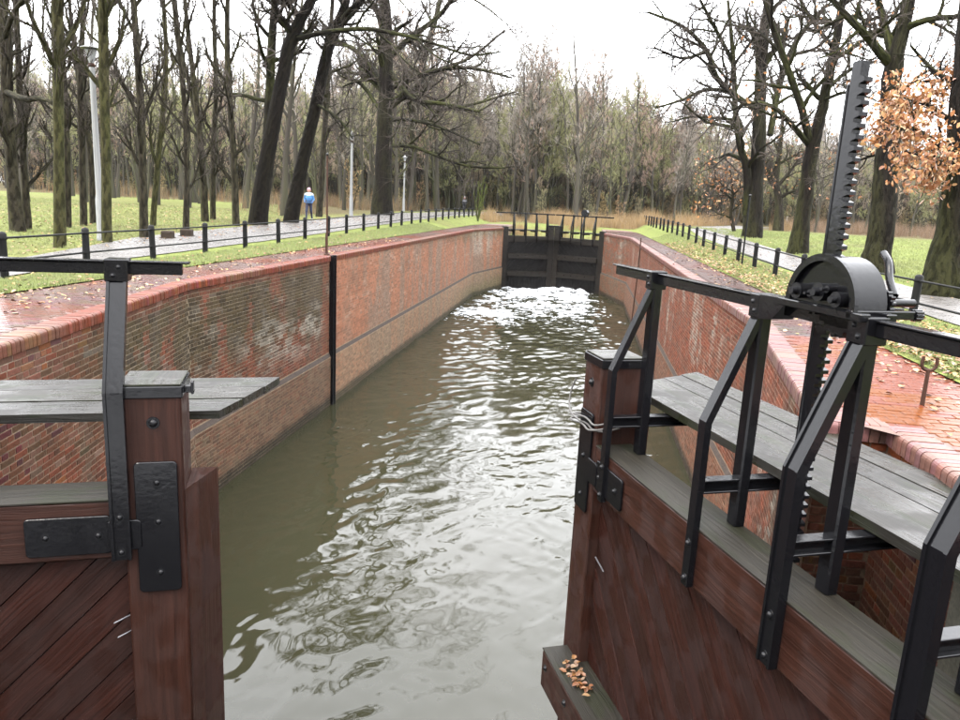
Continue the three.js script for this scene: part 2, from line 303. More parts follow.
function buildWall(pl, side, label, ledgeMat) {
  const root = thing('lock_wall', label, 'wall', [pl[3][0], 0, -pl[3][1]]), r = rng(side < 0 ? 21 : 22), off = root.position;
  const bricks = [], heads = [], cops = [], faces = [], ledge = [];
  for (let k = 0; k + 1 < pl.length; k++) {
    const [ax, az] = pl[k], [bx, bz] = pl[k + 1], L = Math.hypot(bx - ax, bz - az), tx = (bx - ax) / L, tz = (bz - az) / L, s = side < 0 ? 1 : -1, nx = tz * s, nz = -tx * s;
    const xax = V3(tx * s, 0, -tz * s), zax = V3(nx, 0, -nz), q = new THREE.Quaternion().setFromRotationMatrix(new THREE.Matrix4().makeBasis(xax, V3(0, 1, 0), zax));
    const at = (d, y, o) => V3(ax + tx * d + nx * o - off.x, y, -(az + tz * d + nz * o) - off.z);
    const world = p => V3(p.x + off.x, p.y, p.z + off.z);
    // mortar face, 1.2 cm behind the bricks
    const ds = range(0, L, .3), ys = [-.02, -.2, ...range(-.4, -2.78, -.25).length ? (() => { const o = []; for (let y = -.4; y > -2.75; y -= .22) o.push(y); return o; })() : [], -2.8, -2.9, ...(() => { const o = []; for (let y = -3.1; y > -4.6; y -= .2) o.push(y); return o; })(), -5.2];
    const pos = [], uv = [], col = [], idx = [];
    ys.forEach((y, j) => ds.forEach((d0, i0) => { const o = y < -2.85 ? .045 : -.005, ex = y < -2.85 ? .045 : .013, d = i0 === 0 ? -ex : i0 === ds.length - 1 ? L + ex : d0, p = at(d, y, o); pos.push(p.x, p.y, p.z); uv.push(d, y);
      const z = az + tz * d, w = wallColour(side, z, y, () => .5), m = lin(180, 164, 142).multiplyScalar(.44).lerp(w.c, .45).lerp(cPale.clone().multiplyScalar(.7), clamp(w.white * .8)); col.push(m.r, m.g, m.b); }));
    for (let j = 0; j + 1 < ys.length; j++) for (let i = 0; i + 1 < ds.length; i++) { const a = j * ds.length + i; const b = a + 1, c = a + ds.length, d = c + 1; if (s > 0) idx.push(a, c, b, b, c, d); else idx.push(a, b, c, b, d, c); }
    faces.push(geoFrom(pos, idx, uv, col));
    // sloping offset course
    { const P = [at(0, -2.8, .0), at(L, -2.8, .0), at(L, -2.9, .052), at(0, -2.9, .052)]; ledge.push(grainUV(geoFrom(P.flatMap(p => p.toArray()), s > 0 ? [0, 3, 1, 1, 3, 2] : [0, 1, 3, 1, 2, 3]))); }
    if (az > 53) continue;
    for (let row = 0; row < 55; row++) {
      const y = -.155 - .0385 - row * .077; if (y > -2.8 - .05 && y < -2.8 + .0) continue; if (y <= -2.8 && y > -2.93) continue;
      const o0 = y < -2.9 ? .05 : 0, head = row % 2, step = head ? .13 : .26; let d = head ? .03 : (row % 4 ? .0 : .13);
      for (d -= step * .5; d < L + .02; d += step) {
        const w = step - .012, c0 = Math.max(d - w / 2, 0), c1 = Math.min(d + w / 2, L); if (c1 - c0 < .03) continue;
        const z = az + tz * (c0 + c1) / 2; if (z < 2.2 && Math.abs(tz) > .5) continue; if (z > 53.9) continue;
        if (side < 0 && Math.abs(z - 20.1) < .1 && tz > .9) continue; if (side > 0 && Math.abs(z - 38) < .07) continue;
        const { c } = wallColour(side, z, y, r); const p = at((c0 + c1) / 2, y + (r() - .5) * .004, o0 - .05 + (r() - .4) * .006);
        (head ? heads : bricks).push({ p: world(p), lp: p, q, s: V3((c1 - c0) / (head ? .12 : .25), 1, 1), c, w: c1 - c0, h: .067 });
      }
    }
    for (let d = .04; d < L; d += .083) {
      const z = az + tz * d; if ((z < 1.5 && Math.abs(tz) > .5) || z > 58) continue; const p = at(d, 0.004 + (r() - .5) * .006, .035 + (r() - .5) * .008);
      const c = lin(176, 92, 76).lerp(cOrange, r() * .5).lerp(cBrown, r() * .5).multiplyScalar(.2 + .12 * r()); const nn = fbm(z * .8, side * 7, 121, 3); c.lerp(cDark, smooth(.5, .68, nn) * .5); if (side > 0) c.lerp(lin(110, 88, 88), .45);
      cops.push({ p: world(p), lp: p, q, s: V3(.98, 1, 1), c, w: .08, h: .15 });
    }
  }
  const mf = mesh('mortar_face', merge(faces), M.mortar, root); mesh('ledge', merge(ledge), ledgeMat, root);
  const loc = list => list.map(it => ({ ...it, p: it.p }));
  const inner = new THREE.Group(); // pieces are laid in world coordinates, then shifted to the wall's base
  const lay = (n, pn, list, geo, key, mat, lim) => { const before = root.children.length; layPieces(n, pn, root, loc(list), geo, key, mat, lim); for (const o of root.children.slice(before)) o.position.sub(off); };
  lay('brick', 'stretcher_bricks', bricks, brickGeo, 'brick', M.brick, 190); lay('brick', 'header_bricks', heads, headGeo, 'brick', M.brick, 110);
  lay('coping_brick', 'coping_bricks', cops, copingGeo, 'coping', M.coping, 300);
  return root;
}
M.ledge = phy({ specularIntensity: .2, color: lin(62, 54, 50), roughness: .8, map: dirtMap, bumpMap: fineBump, bumpScale: .006 });
const lockWallL = buildWall(wallL, -1, 'long mossy red brick lock wall with white salt streaks below the lamp path', M.ledge);
const lockWallR = buildWall(wallR, 1, 'orange red brick lock wall beside the gate with the toothed rack', M.ledge);
{ // dark iron-lined slot in the left wall, thin slot in the right wall, concrete corner of the right recess
  const o = lockWallL.position;
  mesh('stop_log_slot', grainUV(cbox(-7.3 - o.x, -6.965 - o.x, -5, -.15, -20.19 - o.z, -20.01 - o.z, .004)), M.iron, lockWallL);
  mesh('slot_edge', merge([cbox(-7.09 - o.x, -6.92 - o.x, -5, .01, -20.215 - o.z, -20.185 - o.z), cbox(-7.09 - o.x, -6.92 - o.x, -5, .01, -20.015 - o.z, -19.985 - o.z)]), M.iron, lockWallL);
  const p = lockWallR.position;
  mesh('wall_rod', tubeGeo([[2.83 - p.x, .35, -38 - p.z], [2.82 - p.x, -1.5, -38 - p.z], [2.72 - p.x, -4.6, -38 - p.z]], .035, 6), M.ironRust, lockWallR);
  mesh('quoin_stone', cbox(2.42 - p.x, 2.66 - p.x, -5, -.16, -4.55 - p.z, -4.1 - p.z, .03), M.concrete, lockWallR);
}
function inside(pl, x, z, side) { const w = wallX(pl, z); return side < 0 ? x < w : x > w; }
function wallX(pl, z) { for (let k = 0; k + 1 < pl.length; k++) if (pl[k + 1][1] !== pl[k][1] && z >= pl[k][1] && z <= pl[k + 1][1]) return pl[k][0] + (pl[k + 1][0] - pl[k][0]) * (z - pl[k][1]) / (pl[k + 1][1] - pl[k][1]); return pl[0][0]; }
function pavement(name, pl, side, edge) {
  const zs = steps([[-4, .5], [66, 1]]).filter(z => z), r = rng(side < 0 ? 31 : 32);
  const xs = range(0, 1, .25).map(t => z => lerp(wallX(pl, z) + side * .02, edge + side * .35, t)); if (side < 0) xs.reverse();
  const base = structure(name, gridGeo(xs, zs, (x, z) => Math.abs(x - edge) < .36 && (x - edge) * side > .01 ? -.03 : -.008, null), M.joint);
  const items = [], q = new THREE.Quaternion();
  let row = 0;
  for (let z = 1.2; z < 60; z += .112, row++) for (let x = Math.min(edge, pl[3][0]) - 2; x < Math.max(edge, pl[3][0]) + 2; x += .217) {
    const xx = x + (row % 2) * .108, w = wallX(pl, z), lo = side < 0 ? edge + .08 : w + .28, hi = side < 0 ? w - .28 : edge - .08; if (xx < lo || xx > hi) continue;
    const n = fbm(xx * .7 + 5, z * .7, 131 + side, 4), f = r(); const c = lin(186, 100, 80).lerp(cOrange, .5 * r()).lerp(lin(168, 132, 126), smooth(.35, .6, n) * .9).lerp(cBrown, .4 * r()).multiplyScalar(side > 0 ? .085 + .04 * f : .15 + .06 * f);
    if (side > 0 && z < 11) c.lerp(lin(210, 104, 50).multiplyScalar(.17), .75);
    items.push({ p: V3(xx, -.03 + (r() - .5) * .006, -z), q: new THREE.Quaternion().setFromEuler(new THREE.Euler((r() - .5) * .03, (r() - .5) * .03, (r() - .5) * .02)), s: V3(1, 1, 1), c, w: .21, h: .1 * .3 });
  }
  layPieces('paving_brick', 'paving_bricks', base, items, paverGeo, 'paver' + side, side < 0 ? M.paver : M.paverDry, 300);
}
const paverGeo = cbox(-.104, .104, -.03, .03, -.052, .052, .006);
pavement('pavement_left', wallL, -1, -8.42); pavement('pavement_right', wallR, 1, 4.12);

// ------------------------------------------------------------------ water
const waves = []; { const r = rng(77); for (let k = 0; k < 46; k++) { const lam = .16 * Math.pow(1.085, k), a = r() * Math.PI * 2, kk = 2 * Math.PI / lam; waves.push({ kx: Math.cos(a) * kk, kz: Math.sin(a) * kk, ph: r() * 6.28, s: lam, a: lam * (.0045 + .004 * r()) * (lam < .7 ? 1.05 : lam > 1.6 ? .45 : .58) }); } }
function waterH(x, z) {
  const wx = x + .34 * (fbm(x * .8, z * .8, 141, 3) - .5) * 2, wz = z + .34 * (fbm(x * .8 + 7, z * .8 + 3, 143, 3) - .5) * 2;
  const patch = .35 + 1.1 * smooth(.34, .66, fbm(x * .45 + 3, z * .3 + 2, 147, 3));
  const chop = 1 + 1.5 * smooth(18, 34, z) + 2.2 * smooth(36, 50, z);
  let h = 0;
  for (const w of waves) { if (z > 26 && w.s < .35) continue; const f = w.s < .5 ? patch * (z < 22 ? 1.0 : .8) : w.s > 1.5 ? .45 : .8; h += f * w.a * Math.sin(w.kx * wx + w.kz * wz + w.ph); }
  h += .035 * (fbm(wx * 1.6, wz * 1.6, 149, 4) - .5);
  return WATER_Y + h * chop * .5;
}
{
  const g1 = gridGeo(range(-7.4, 3.2, .045), range(5.2, 18, .05), waterH), g2 = gridGeo(range(-7.4, 3.2, .085), range(18, 54.2, .1), waterH), g0 = gridGeo(range(-7.4, 3.2, .4), range(-6, 5.2, .4), waterH);
  structure('water', merge([g0, g1, g2]), M.water);
  structure('water_upstream', gridGeo(range(-6, 1.6, .5), range(54.6, 58, .5), (x, z) => -.75 + .01 * Math.sin(x * 5 + z * 3)), M.water);
  // white water below the far gate and foam drifting off it
  const fx = range(-7, 2.8, .05), fz = range(33, 53.9, .06), pos = [], idx = []; const id = new Map();
  const dens = (x, z) => { const wl = wallX(wallL, z), wr = wallX(wallR, z); if (x < wl + .15 || x > wr - .12) return 0;
    const core = smooth(45.5, 51.2, z) * smooth(-6, -4.2, x) * smooth(1.2, .2, x), mid = smooth(35, 44, z) * .5 * smooth(-7, -5.5, x) * smooth(2.4, 0, x), l = .5 * smooth(36, 39.5, z) * smooth(44, 41, z) * smooth(-2.6, -4, x); return Math.max(core * .9, mid, l + mid * .5); };
  const fN = (x, z) => .45 * fbm(x * 1.3, z * 2.2, 151, 4) + .55 * fbm(x * 3.2, z * 7, 152, 4), cellOn = (x, z) => { const d = dens(x, z); return d > .02 && fN(x, z) > .72 - d * .36; };
  const vert = (i, j) => { const k = i * 4096 + j; if (id.has(k)) return id.get(k); const x = fx[i], z = fz[j], n = fN(x, z), d = dens(x, z); const up = Math.max(0, n - .72 + d * .36);
    const mound = .2 * smooth(51.6, 52.7, z) * smooth(-3.2, -2.2, x) * smooth(.7, .1, x) * (.4 + fbm(x * 3, z * 3, 157, 3));
    pos.push(x, waterH(x, z) + .012 + up * .22 + mound + .05 * d * (fbm(x * 9, z * 9, 159, 2) - .4), -z); id.set(k, pos.length / 3 - 1); return pos.length / 3 - 1; };
  for (let i = 0; i + 1 < fx.length; i++) for (let j = 0; j + 1 < fz.length; j++) if (cellOn((fx[i] + fx[i + 1]) / 2, (fz[j] + fz[j + 1]) / 2)) { const a = vert(i, j), b = vert(i + 1, j), c = vert(i, j + 1), d = vert(i + 1, j + 1); idx.push(a, b, d, a, d, c); }
  const fm = mesh('foam', geoFrom(pos, idx), M.foam, scene); tag(fm, 'white foaming water churning below the closed far gate', 'foam'); stuff(fm);
}

// ------------------------------------------------------------------ lock gates
// local frame of a leaf: u from the mitre post to the hinge, y up, s from the downstream face backwards
const boltGeo = (() => { const g = new THREE.SphereGeometry(.024, 10, 6, 0, 6.3, 0, Math.PI / 2); g.rotateX(-Math.PI / 2); const w = new THREE.CylinderGeometry(.034, .036, .008, 12); w.rotateX(-Math.PI / 2); return merge([g, w]); })(); // dome towards -s
const nailMat = M.steel;
function clipPoly(poly, f) { const o = []; for (let i = 0; i < poly.length; i++) { const a = poly[i], b = poly[(i + 1) % poly.length], fa = f(a), fb = f(b); if (fa >= 0) o.push(a); if (fa >= 0 !== fb >= 0) { const t = fa / (fa - fb); o.push([lerp(a[0], b[0], t), lerp(a[1], b[1], t)]); } } return o; }
function leaf(o) {
  const a = (o.angle ?? 22.4) * D2R, m = o.mirror ? -1 : 1;
  const root = thing('lock_gate', o.label, 'gate', [o.at[0], 0, -o.at[1]]);
  // direction of u in the plan (x right, z forward)
  const ux = o.u[0], uz = o.u[1]; root.rotation.y = Math.atan2(uz, ux); // local +x -> (ux, 0, -uz)
  const fin = g => { if (m < 0) { g = g.index ? g.toNonIndexed() : g.clone(); g.applyMatrix4(new THREE.Matrix4().makeScale(1, 1, -1)); const p = g.attributes; for (const k of Object.keys(p)) { const A = p[k].array, n = p[k].itemSize; for (let i = 0; i < p[k].count; i += 3) for (let c = 0; c < n; c++) { const t = A[(i + 1) * n + c]; A[(i + 1) * n + c] = A[(i + 2) * n + c]; A[(i + 2) * n + c] = t; } } } return g; };
  const add = (name, g, mat, parent = root) => mesh(name, fin(g), mat, parent);
  const B = (u0, u1, y0, y1, s0, s1, c) => cbox(Math.min(u0, u1), Math.max(u0, u1), y0, y1, Math.min(s0, s1), Math.max(s0, s1), c);
  const bolt = (u, y, s, parent, k = 1) => { const g = boltGeo.clone(); g.scale(k, k, k); g.translate(u, y, s); return add('bolt', g, M.iron, parent); };
  const L = o.length, T = o.timber ?? M.timber, mudY = -5.1;
  // posts
  const post = add('mitre_post', merge([B(0, .41, mudY, .24, 0, .42, .012), prism([[-.002, .02], [-.19, .47], [-.002, .47]], mudY, -.5, (u, s, y) => [u, y, s])]), T);
  add('post_cap', merge([B(-.012, .422, .2, .285, -.012, .432, .006)]), M.iron, post); add('cap_top', B(.0, .41, .285, .302, 0, .42, .006), M.deck, post);
  bolt(.19, .02, -.002, post, 1.3);
  if (o.near) { add('cap_hook', merge([B(-.06, -.01, .21, .26, .1, .14, .004), B(-.075, -.055, .2, .29, .09, .15, .004)]), M.iron, post); }
  add('heel_post', B(L, L + .38, mudY, .1, -.02, .44, .015), T);
  // beams
  const tb = add('top_beam', B(.412, L, -1.0, -.556, .0, .36, .014), T);
  add('beam_top', B(.412, L, -.556, -.54, -.004, .364, .005), M.timberTop, tb);
  for (const [y0, y1, s0, u0] of o.beams) { const lb = add('cross_beam', B(u0, L, y0, y1 - .014, s0, .36, .02), T); add('beam_top', B(u0 + .002, L, y1 - .014, y1, s0 - .003, .362, .005), M.timberTop, lb); for (let u = u0 + .12; u < Math.min(L, u0 + 2.6); u += .55) bolt(u, lerp(y0, y1, .62), s0, lb, 1.1); }
  // diagonal boards between the beams, each its own piece
  const panels = o.panels; const bw = o.boardWidth ?? .235, r = rng(o.seed);
  for (const [y0, y1] of panels) {
    const rect = [[.413, y0], [L - .002, y0], [L - .002, y1], [.413, y1]];
    for (let k = -8; k < 60; k++) { const c0 = -5.4 + k * bw * Math.SQRT2; // strip c0 < u+y < c1
      let p = clipPoly(rect, q => q[0] + q[1] - c0 - .013); if (p.length < 3) continue; p = clipPoly(p, q => c0 + bw * Math.SQRT2 - q[0] - q[1]); if (p.length < 3) continue;
      const d = .095 + r() * .014; const g = prism(p, d, .165, (u, y, s) => [u, y, s]);
      { const uv = g.attributes.uv, ps = g.attributes.position, off = r() * 9; for (let i = 0; i < ps.count; i++) { const u = ps.getX(i), y = ps.getY(i); uv.setXY(i, (u - y) * .707 + off, (u + y) * .707 + ps.getZ(i)); } }
      const bd = add('board', g, o.near ? (k % 2 ? M.timberDark : M.timberDark2) : M.boardWet);
    }
    add('backing', B(.41, L, y0, y1, .167, .19, .002), M.timberDark);
  }
  // lower planking under the last beam
  { const yb = Math.min(...o.beams.map(b => b[0])); for (let u = .42, k = 0; u < L - .05; u += .26, k++) add('lower_board', B(u, Math.min(u + .25, L), mudY, yb, .08 + (k % 3) * .012, .16, .01), !o.near ? M.boardWet : k % 2 ? M.timberDark : M.timberDark2); }
  // handrail
  const hr = add('handrail', merge([B(o.rail[0], o.rail[1], 1.035, 1.115, .30, .352, .006), B(o.rail[0] - .05, o.rail[1], 1.117, 1.13, .285, .375, .003)]), M.iron);
  // uprights, braces, arms
  o.frames.forEach(([u, w, both]) => {
    if (both) add('upright', B(u - .055, u + .055, -.545, 1.034, .27, .358, .012), M.iron);
    const h = w / 2, prof = [[-.052, -.99], [-.052, .25], [.29, 1.0], [.29, 1.1]], th = .05;
    // bent brace: foot on the beam face, knee, then leaning back to the rail
    const outer = [[-.052, -.99], [-.052, .255], [.255, .99], [.255, 1.10]], innerP = [[.298, 1.10], [.298, .97], [-.002, .24], [-.002, -.99]];
    const br = add('brace', merge([prism([...outer, ...innerP], u - h, u + h, (s, y, c) => [c, y, s]), ...(o.near && w > .1 ? [prism([[-.064, -.99], [-.064, .257], [.243, .995], [.255, .99], [-.052, .255], [-.052, -.99]], u - h, u - h + .02, (s, y, c) => [c, y, s]), prism([[-.064, -.99], [-.064, .257], [.243, .995], [.255, .99], [-.052, .255], [-.052, -.99]], u + h - .02, u + h, (s, y, c) => [c, y, s])] : [])]), M.iron);
    for (const y of [-.93, -.66]) bolt(u, y, -.053, br, .9);
    const cl = add('clamp', merge([B(u - h - .012, u + h + .012, .985, 1.145, .236, .39, .008)]), M.iron, hr); if (o.near) { bolt(u - h * .3, 1.09, .238, cl, .7); bolt(u + h * .3, 1.03, .238, cl, .7); }
    add('walkway_arm', merge([B(u - .045, u + .045, -.19, -.175, .0, o.walk[1] - .06, .003), B(u - .045, u + .045, -.275, -.26, .0, o.walk[1] - .06, .003), B(u - .012, u + .012, -.26, -.19, .0, o.walk[1] - .06, .002)]), M.iron);
  });
  // walkway planks with the mitred end
  const [w0, w1, n] = o.walk, tn = Math.tan(22.4 * D2R), pw = (w1 - w0) / n, rw = rng(o.seed + 5);
  for (let k = 0; k < n; k++) { const s0 = w0 + k * pw + .006, s1 = w0 + (k + 1) * pw - .006, e = s => -.2 - (s - w0) * tn + (rw() - .5) * .03, ue = L - .1; const y = -.1 + (rw() - .5) * .008;
    add('plank', prism([[e(s0), s0], [e(s1), s1], [ue, s1], [ue, s0]], y - .07, y, (u, s, yy) => [u, yy, s]), k % 2 ? M.deck : M.deck2); }
  add('joist', B(-.1, L - .1, -.174, -.11, w0 + .02, w0 + .1, .006), M.timberDark);
  return { root, add, B, bolt, fin };
}
M.timberDark2 = M.timberDark.clone(); M.timberDark2.color = lin(36, 21, 18);
M.boardWet = M.timberDark.clone(); M.boardWet.color = lin(16, 15, 15); M.deck2 = M.deck.clone(); M.deck2.color = lin(38, 36, 32);
const ca = Math.cos(22.4 * D2R), sa = Math.sin(22.4 * D2R);
const nearBeams = [[-3.3, -2.86, -.27, .1]], nearPanels = [[-2.86, -1.0]];
// left leaf: u points left and towards us; s points away from us
const GL = leaf({ at: [-2.74, 4.68], u: [-ca, -sa], length: 3.4, near: true, seed: 41, rail: [0, 3.5], frames: [[.43, .13, false], [1.75, .13, true], [2.9, .13, true]], walk: [.70, 1.82, 3], beams: nearBeams, panels: nearPanels, label: 'half closed wooden lock gate leaf with black strap plates and short handrail' });
// right leaf
const GR = leaf({ at: [.11, 7.12], u: [sa, -ca], mirror: true, length: 4.75, near: true, seed: 43, rail: [-.14, 4.9], frames: [[.68, .085, true], [2.22, .085, true], [3.17, .125, true], [4.16, .125, true]], walk: [.55, 1.66, 4], beams: nearBeams, panels: nearPanels, label: 'open wooden lock gate leaf carrying a tall toothed rack and drum housing' });
{ // strap plates of the left leaf
  const rr = (u0, u1, y0, y1) => { const s = new THREE.Shape(), c = .03; s.moveTo(u0 + c, y0); s.lineTo(u1 - c, y0); s.quadraticCurveTo(u1, y0, u1, y0 + c); s.lineTo(u1, y1 - c); s.quadraticCurveTo(u1, y1, u1 - c, y1); s.lineTo(u0 + c, y1); s.quadraticCurveTo(u0, y1, u0, y1 - c); s.lineTo(u0, y0 + c); s.quadraticCurveTo(u0, y0, u0 + c, y0); return s; };
  const ex = (sh, s0) => { const g = new THREE.ExtrudeGeometry(sh, { depth: .014, bevelEnabled: true, bevelSize: .004, bevelThickness: .004, bevelSegments: 1, curveSegments: 4 }); g.translate(0, 0, s0); return grainUV(g); };
  for (const G of [GL, GR]) {
    const st = G.add('strap_plate', ex(rr(.045, .325, -1.27, -.27), -.022), M.iron);
    for (const y of [-.42, -.72, -1.12]) G.bolt(.18, y, -.026, st, .9);
    const s2 = G.add('strap_plate', ex(rr(.5, 1.05, -.94, -.66), -.02), M.iron); for (const u of [.58, .92]) G.bolt(u, -.8, -.026, s2, .9);
    G.add('strap_plate', ex(rr(.3, .52, -.92, -.70), -.03), M.iron);
  }
  for (const [u, y] of [[.5, -1.62], [.52, -1.5]]) GL.add('nail', tubeGeo([[u - .12, y, .09], [u, y - .012, -.01]], .006, 5), M.steel);
  GR.add('nail', tubeGeo([[.62, -1.75, .09], [.56, -1.62, .02]], .008, 5), M.steel);
}
{ // rack and pinion winding gear on the right leaf
  const { add, B, bolt, root } = GR; const gear = new THREE.Group(); gear.name = 'winding_gear'; root.add(gear);
  const A = (n, g, mat = M.iron) => add(n, g, mat, gear);
  const uc = 2.88, yc = 1.165, R = .285, s0 = .21, s1 = .425;
  const arc = (r, k0 = 0, k1 = 24) => { const o = []; for (let k = k0; k <= k1; k++) { const t = Math.PI * k / 24; o.push([uc + r * Math.cos(t), yc + r * Math.sin(t)]); } return o; };
  A('drum_shell', toCreasedNormals(prism([...arc(R), ...arc(R - .018).reverse()], s0, s1, (u, y, s) => [u, y, s]), .5));
  A('drum_rim', prism([...arc(R + .012), ...arc(R - .03).reverse()], s0 - .012, s0 + .012, (u, y, s) => [u, y, s]));
  A('drum_face', prism([...arc(R - .02)], s0 + .02, s0 + .035, (u, y, s) => [u, y, s])); A('drum_face', prism([...arc(R - .004)], s1 - .02, s1 - .004, (u, y, s) => [u, y, s]));
  A('base_plate', merge([B(uc - .36, uc + .36, yc - .05, yc - .004, s0 - .02, s0 + .05, .006), B(uc - .36, uc + .36, yc - .05, yc - .004, s1 - .06, s1 + .01, .006)]));
  for (const [du, dy, r] of [[-.17, .06, .045], [.02, .075, .05], [.17, .05, .042], [.09, .1, .02], [-.05, .06, .02]]) { const g = new THREE.CylinderGeometry(r, r * 1.1, .07, 14); g.rotateX(Math.PI / 2); g.translate(uc + du, yc + dy, s0 - .005); const k = new THREE.CylinderGeometry(r * .5, r * .5, .05, 6); k.rotateX(Math.PI / 2); k.translate(uc + du, yc + dy, s0 - .05); A('shaft_boss', merge([g, k])); }
  const gearWheel = (u, y, s, r, n, w) => { const sh = new THREE.Shape(); for (let k = 0; k < n * 4; k++) { const t = k / (n * 4) * Math.PI * 2, q = (k % 4 < 2) ? r : r * .84; (k ? sh.lineTo.bind(sh) : sh.moveTo.bind(sh))(u + q * Math.cos(t), y + q * Math.sin(t)); } const g = new THREE.ExtrudeGeometry(sh, { depth: w, bevelEnabled: false }); g.translate(0, 0, s); return grainUV(g); };
  A('pinion', gearWheel(uc + .06, yc - .02, .3, .17, 14, .08)); A('pinion', gearWheel(uc - .13, yc + .02, .26, .1, 10, .04));
  // rack bar, teeth towards the hinge side
  const ru = 2.715, rs = .405, top = 2.56, bot = -1.6, teeth = []; const sh = [[ru - .045, bot]]; for (let y = bot; y < top - .1; y += .064) sh.push([ru + .024, y], [ru + .064, y + .012], [ru + .064, y + .034], [ru + .024, y + .046]); sh.push([ru + .024, top], [ru - .045, top]);
  A('rack_bar', prism(sh, rs - .03, rs + .03, (u, y, s) => [u, y, s])); A('rack_back', B(ru - .07, ru - .0465, bot, top - .12, rs - .036, rs + .05, .006));
  // crank shaft with pawl and bent lever on the back
  { const g = new THREE.CylinderGeometry(.024, .024, .32, 10); g.rotateX(Math.PI / 2); g.translate(uc + .2, yc + .04, s1 + .1); A('crank_shaft', g); }
  A('ratchet_wheel', gearWheel(uc + .2, yc + .04, s1 + .04, .075, 12, .03));
  A('pawl_lever', tubeGeo([[uc + .2, yc + .08, s1 + .12], [uc + .1, yc + .17, s1 + .16], [uc + .04, yc + .26, s1 + .19], [uc - .04, yc + .31, s1 + .22]], .022, 8));
  A('support_arm', merge([B(uc + .24, uc + .29, yc - .045, yc + .005, s0 - .02, s1 + .2, .006), B(uc + .13, uc + .17, yc - .045, yc + .005, s1, s1 + .24, .006)])); A('support_ring', gearWheel(uc + .27, yc - .02, s1 + .2, .035, 10, .05));
  // horn bracket between the rail and the drum
  A('horn_bracket', prism([[2.16, 1.14], [2.5, 1.15], [2.56, 1.19], [2.56, 1.14], [2.42, 1.0], [2.2, .97]], .24, .4, (u, y, s) => [u, y, s]));
}
{ // wire cable looped round the right mitre post
  const eu = [sa, ca], es = [ca, -sa], P = (u, y, s) => V3(.11 + eu[0] * u + es[0] * s, y, -7.12 + eu[1] * u + es[1] * s);
  const loop = (y, out, tilt, ph) => { const o = []; for (let k = 0; k <= 16; k++) { const t = k / 16 * Math.PI * 2 + ph, q = Math.max(Math.abs(Math.cos(t)), Math.abs(Math.sin(t))), e = .23 + out * (1 - q) * .4; o.push(P(.2 + (e + out * .5) * Math.cos(t) / q, y + tilt * Math.sin(t + .5) + .02 * Math.sin(3 * t), .21 + e * Math.sin(t) / q - (Math.sin(t) < -.3 ? out * .6 : 0))); } return tubeGeo(o, .01, 6); };
  const tail = tubeGeo([P(-.06, .0, -.06), P(-.09, -.12, -.09), P(-.05, -.25, -.12), P(.08, -.32, -.14), P(.25, -.35, -.11)], .01, 6);
  tag(mesh('wire_cable', merge([loop(-.3, .05, .05, 0), loop(-.34, .12, .07, .7), loop(-.38, .02, .03, 1.4), tail]), M.cable, scene), 'grey wire cable looped round the mitre post of the open gate', 'cable');
}
{ // unseen bridge under the camera; widened and given a parapet to shade the gates
  const g = thing('foot_bridge', 'unseen concrete bridge deck over the lock tail, enlarged to shade the gates', 'bridge', [-1.8, 0, 3]);
  mesh('deck', cbox(-6.5, 6.5, -.5, -.02, -2.4, 4.6, .02), M.concrete, g); mesh('added_parapet', cbox(-6.5, 6.5, -.019, .95, 4.2, 4.5, .02), M.concrete, g); mesh('girder', cbox(-6.4, 6.4, -.95, -.502, -2.1, -1.7, .02), M.concrete, g); mesh('girder', cbox(-6.4, 6.4, -.95, -.502, 2.5, 2.9, .02), M.concrete, g);
}
// far pair, closed
const farBeams = [[-2.2, -1.82, -.14, .41], [-3.5, -3.12, -.16, .41]], farPanels = [[-1.82, -1.0], [-3.12, -2.2]];
const mz = 55.45, mx = -2.22, LF = 3.55, farF = [[.5, .09, true], [1.35, .09, true], [2.2, .09, true], [3.1, .09, true]];
M.timberWet = M.timber.clone(); M.timberWet.color = lin(29, 26, 23);
leaf({ at: [mx - .001, mz], u: [-ca, -sa], length: LF, seed: 51, rail: [-.1, LF + .9], frames: farF, walk: [.6, 1.6, 3], beams: farBeams, panels: farPanels, timber: M.timberWet, label: 'dark wet far lock gate leaf meeting the lamp side wall' });
const FR = leaf({ at: [mx + .001, mz], u: [ca, -sa], mirror: true, length: LF, seed: 53, rail: [-.1, LF + .9], frames: farF, walk: [.6, 1.6, 3], beams: farBeams, panels: farPanels, timber: M.timberWet, label: 'dark wet far lock gate leaf with a small gear drum on its rail' });
{ const g = new THREE.Group(); g.name = 'winding_gear'; FR.root.add(g); const c = new THREE.CylinderGeometry(.26, .26, .3, 16); c.rotateX(Math.PI / 2); c.translate(2.2, 1.3, .35); FR.add('drum_shell', c, M.iron, g); FR.add('rack_bar', FR.B(1.9, 1.98, -1.5, 1.5, .4, .46), M.iron, g); FR.add('support_arm', FR.B(2.3, 2.36, 1.2, 1.26, .2, .8), M.iron, g); }

